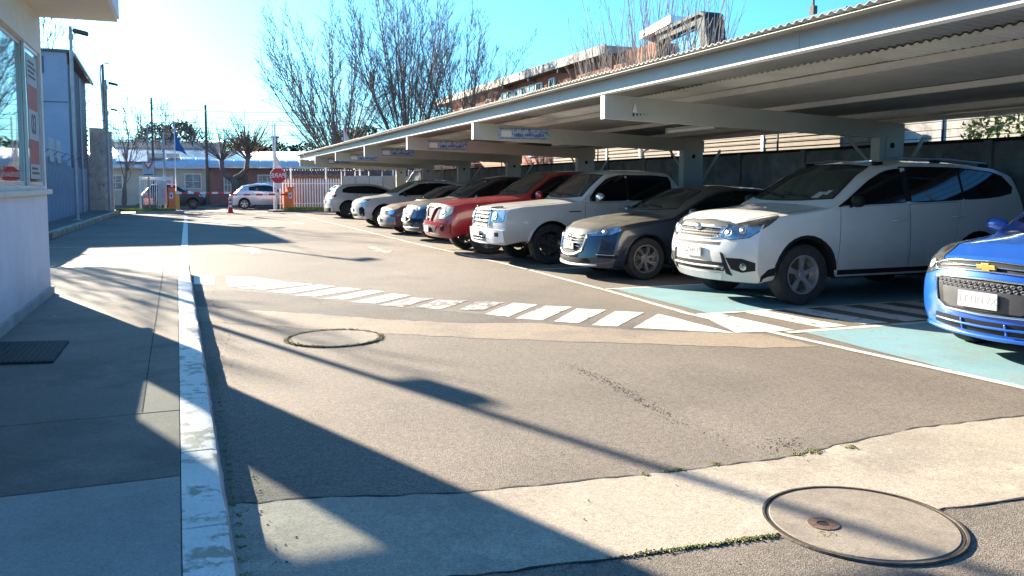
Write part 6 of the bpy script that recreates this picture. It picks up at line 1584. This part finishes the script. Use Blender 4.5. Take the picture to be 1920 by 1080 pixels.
# pollard behind the carport with pale upright shoots
t = empty('pollarded_tree', (13.6, 23.2, 0), 'pollarded tree sending up a thicket of pale upright shoots behind the carport roof', 'tree')
tr = MB(); tr.tube([(0, 0, 0), (.1, 0, 2.0), (0, .1, 3.1)], [.25, .2, .2], 10)
heads = []
for (dy, dx, z) in ((-3.3, .1, 3.3), (-2.1, .2, 3.5), (-1.1, -.3, 3.7), (0, .1, 3.8), (1.1, .2, 3.7), (2.2, -.1, 3.5), (3.4, .0, 3.4)): tr.tube([(0, 0, 2.6), (dx, dy*.6, 3.2), (dx, dy, z)], [.14, .12, .10], 8); heads.append((dx, dy, z))
tr.obj('trunk', M['twig_pale'], t, smooth='all', recalc=False)
rnd = random.Random(12); cr = MB()
for hd in heads:
    for i in range(20):
        p = Vector(hd) + Vector((rnd.gauss(0, .15), rnd.gauss(0, .3), 0)); d = Vector((rnd.gauss(0, .14), rnd.gauss(hd[1]*.06, .17), 1)).normalized(); L = rnd.uniform(2.2, 4.6); pts = [p]
        for k in range(7): d = (d + Vector((rnd.gauss(0, .045), rnd.gauss(0, .045), .03))).normalized(); p = p + d*L/7; pts.append(p.copy())
        cr.tube(pts, [.020, .018, .016, .014, .012, .009, .006], 4, cap=False)
        for k in range(2, 7):
            if rnd.random() < .95: dd = (d + Vector((rnd.gauss(0, .35), rnd.gauss(0, .35), .2))).normalized(); cr.tube([pts[k], pts[k] + dd*rnd.uniform(.2, .7)], [.007, .005], 3, cap=False)
cr.obj('crown', M['twig_pale'], t, smooth='all', recalc=False)
# left: tree behind the grey building and slim one past the pillar
bare_tree('bare_tree', 'bare tree rising behind the grey building', (-8.2, 52, 0), vase(5, 9.0, .16, .45, 2, 2.0, (.10, 0)), 41, M['bark_far'], dens=.45)
bare_tree('slim_tree', 'slim two stemmed street tree with sparse twigs left of the gate', (-3.7, 58.8, 0), [((0, 0, 0), (-.03, 0, 1), 6.0, .09), ((.1, 0, 0), (.12, 0, 1), 5.4, .08), ((0, 0, 1), (.3, .1, 1), 4.2, .06)], 51, M['bark_far'], dens=.7, maxd=3)
bare_tree('slim_tree', 'thin bare tree above the tin roof behind the yield sign', (-1.9, 66, 0), vase(5, 5.4, .10, .5, 7, 2.2), 61, M['bark_far'], dens=.8, maxd=3)
bare_tree('slim_tree', 'low bare tree between blue flag and pollarded tree', (.6, 68, 0), vase(5, 4.8, .10, .5, 8, 2.0), 63, M['bark_far'], dens=.8, maxd=3)
# bare tree behind the camera, out of view
t = bare_tree('bare_tree', 'bare tree behind the camera side seen in the guard house window', (9, -9, 0), vase(6, 8.0, .2, .5, 6, 2.4), 75, M['bark'], dens=.5, maxd=3)

def leaf_blob(mb, c, r, n, s, rnd):
    for _ in range(n):
        d = Vector((rnd.gauss(0, 1), rnd.gauss(0, 1), rnd.gauss(0, 1))).normalized() * rnd.uniform(.35, 1.0)**.5
        p = Vector(c) + Vector((d.x*r[0], d.y*r[1], d.z*r[2])) * rnd.uniform(.82, 1.08)
        a = Vector((rnd.gauss(0, 1), rnd.gauss(0, 1), rnd.gauss(0, 1))).normalized(); b = a.orthogonal().normalized(); b.rotate(Matrix.Rotation(rnd.uniform(0, 6.3), 3, a)); e = a.cross(b)
        k = s*rnd.uniform(.6, 1.4); mb.add([p - b*k, p + e*k*.45, p + b*k, p - e*k*.45], [(0, 1, 2, 3)])
def leafy(name, label, loc, blobs, n, s, m, seed, cat='tree', trunk=2.0):
    rnd = random.Random(seed); t = empty(name, loc, label, cat); mb = MB()
    for c_, r_ in blobs: leaf_blob(mb, c_, r_, n, s, rnd)
    MB().tube([(0, 0, 0), (0, 0, trunk)], [.18, .1], 8).obj('trunk', M['bark'], t); mb.obj('crown', m, t, recalc=False); return t
leafy('evergreen_tree', 'dark evergreen tree behind the roofs left of the blue flag', (-.9, 72, 0), [((-1.2, 0, 5.0), (1.5, 1.2, 1.4)), ((.6, 0, 5.4), (1.5, 1.2, 1.2)), ((-2.2, 0, 4.2), (1.0, 1, 1.0))], 900, .16, M['leaf_dark'], 1, trunk=5)
leafy('evergreen_tree', 'round dark evergreen behind the pollarded tree', (4.6, 70, 0), [((0, 0, 4.3), (1.4, 1.2, 1.1)), ((1.0, 0, 3.9), (1.3, 1.2, .9))], 900, .15, M['leaf_dark'], 2, trunk=4)
leafy('evergreen_tree', 'small dark shrub top over the roof beside the white flag', (7.6, 72, 0), [((0, 0, 4.2), (1.4, 1.2, .8)), ((2.0, 0, 4.2), (1.4, 1.2, .9)), ((3.8, 0, 4.0), (1.2, 1.2, .8))], 600, .15, M['leaf_dark'], 3, trunk=4)
leafy('evergreen_tree', 'bushy dark evergreen under the bare trees behind the red flag', (10.6, 57.5, 0), [((0, 0, 4.3), (1.5, 1.2, 1.1)), ((1.3, 0, 4.6), (1.3, 1.2, 1.1)), ((-.6, 0, 3.4), (1.5, 1.2, 1.0)), ((2.0, 0, 3.6), (1.4, 1.2, 1.0))], 900, .13, M['leaf_dark'], 4, trunk=4)
leafy('hedge', 'yellow green hedge top glimpsed over the wall at the right edge', (13.2, 8.2, 0), [((0, 0, 2.3), (.7, 1.5, .8)), ((0, 1.8, 2.3), (.6, 1.2, .7)), ((0, -2.2, 2.2), (.7, 1.4, .8))], 1500, .06, M['leaf'], 5, cat='hedge', trunk=1.8)
leafy('evergreen_tree', 'dark leafy bush at the far left behind the houses', (-14, 68, 0), [((0, 0, 4), (3, 2, 2.5))], 900, .2, M['leaf_dark'], 6, trunk=3)
# distant horizon line of trees
mb = MB(); rnd = random.Random(8)
for i in range(60):
    x = -160 + i*7; leaf_blob(mb, (x, 190 + rnd.uniform(-15, 15), 1.5), (6, 4, rnd.uniform(3, 5.5)), 70, .9, rnd)
tag(mb.obj('far_tree_line', M['leaf_dark'], recalc=False), 'distant dark line of trees along the horizon', kind='stuff')
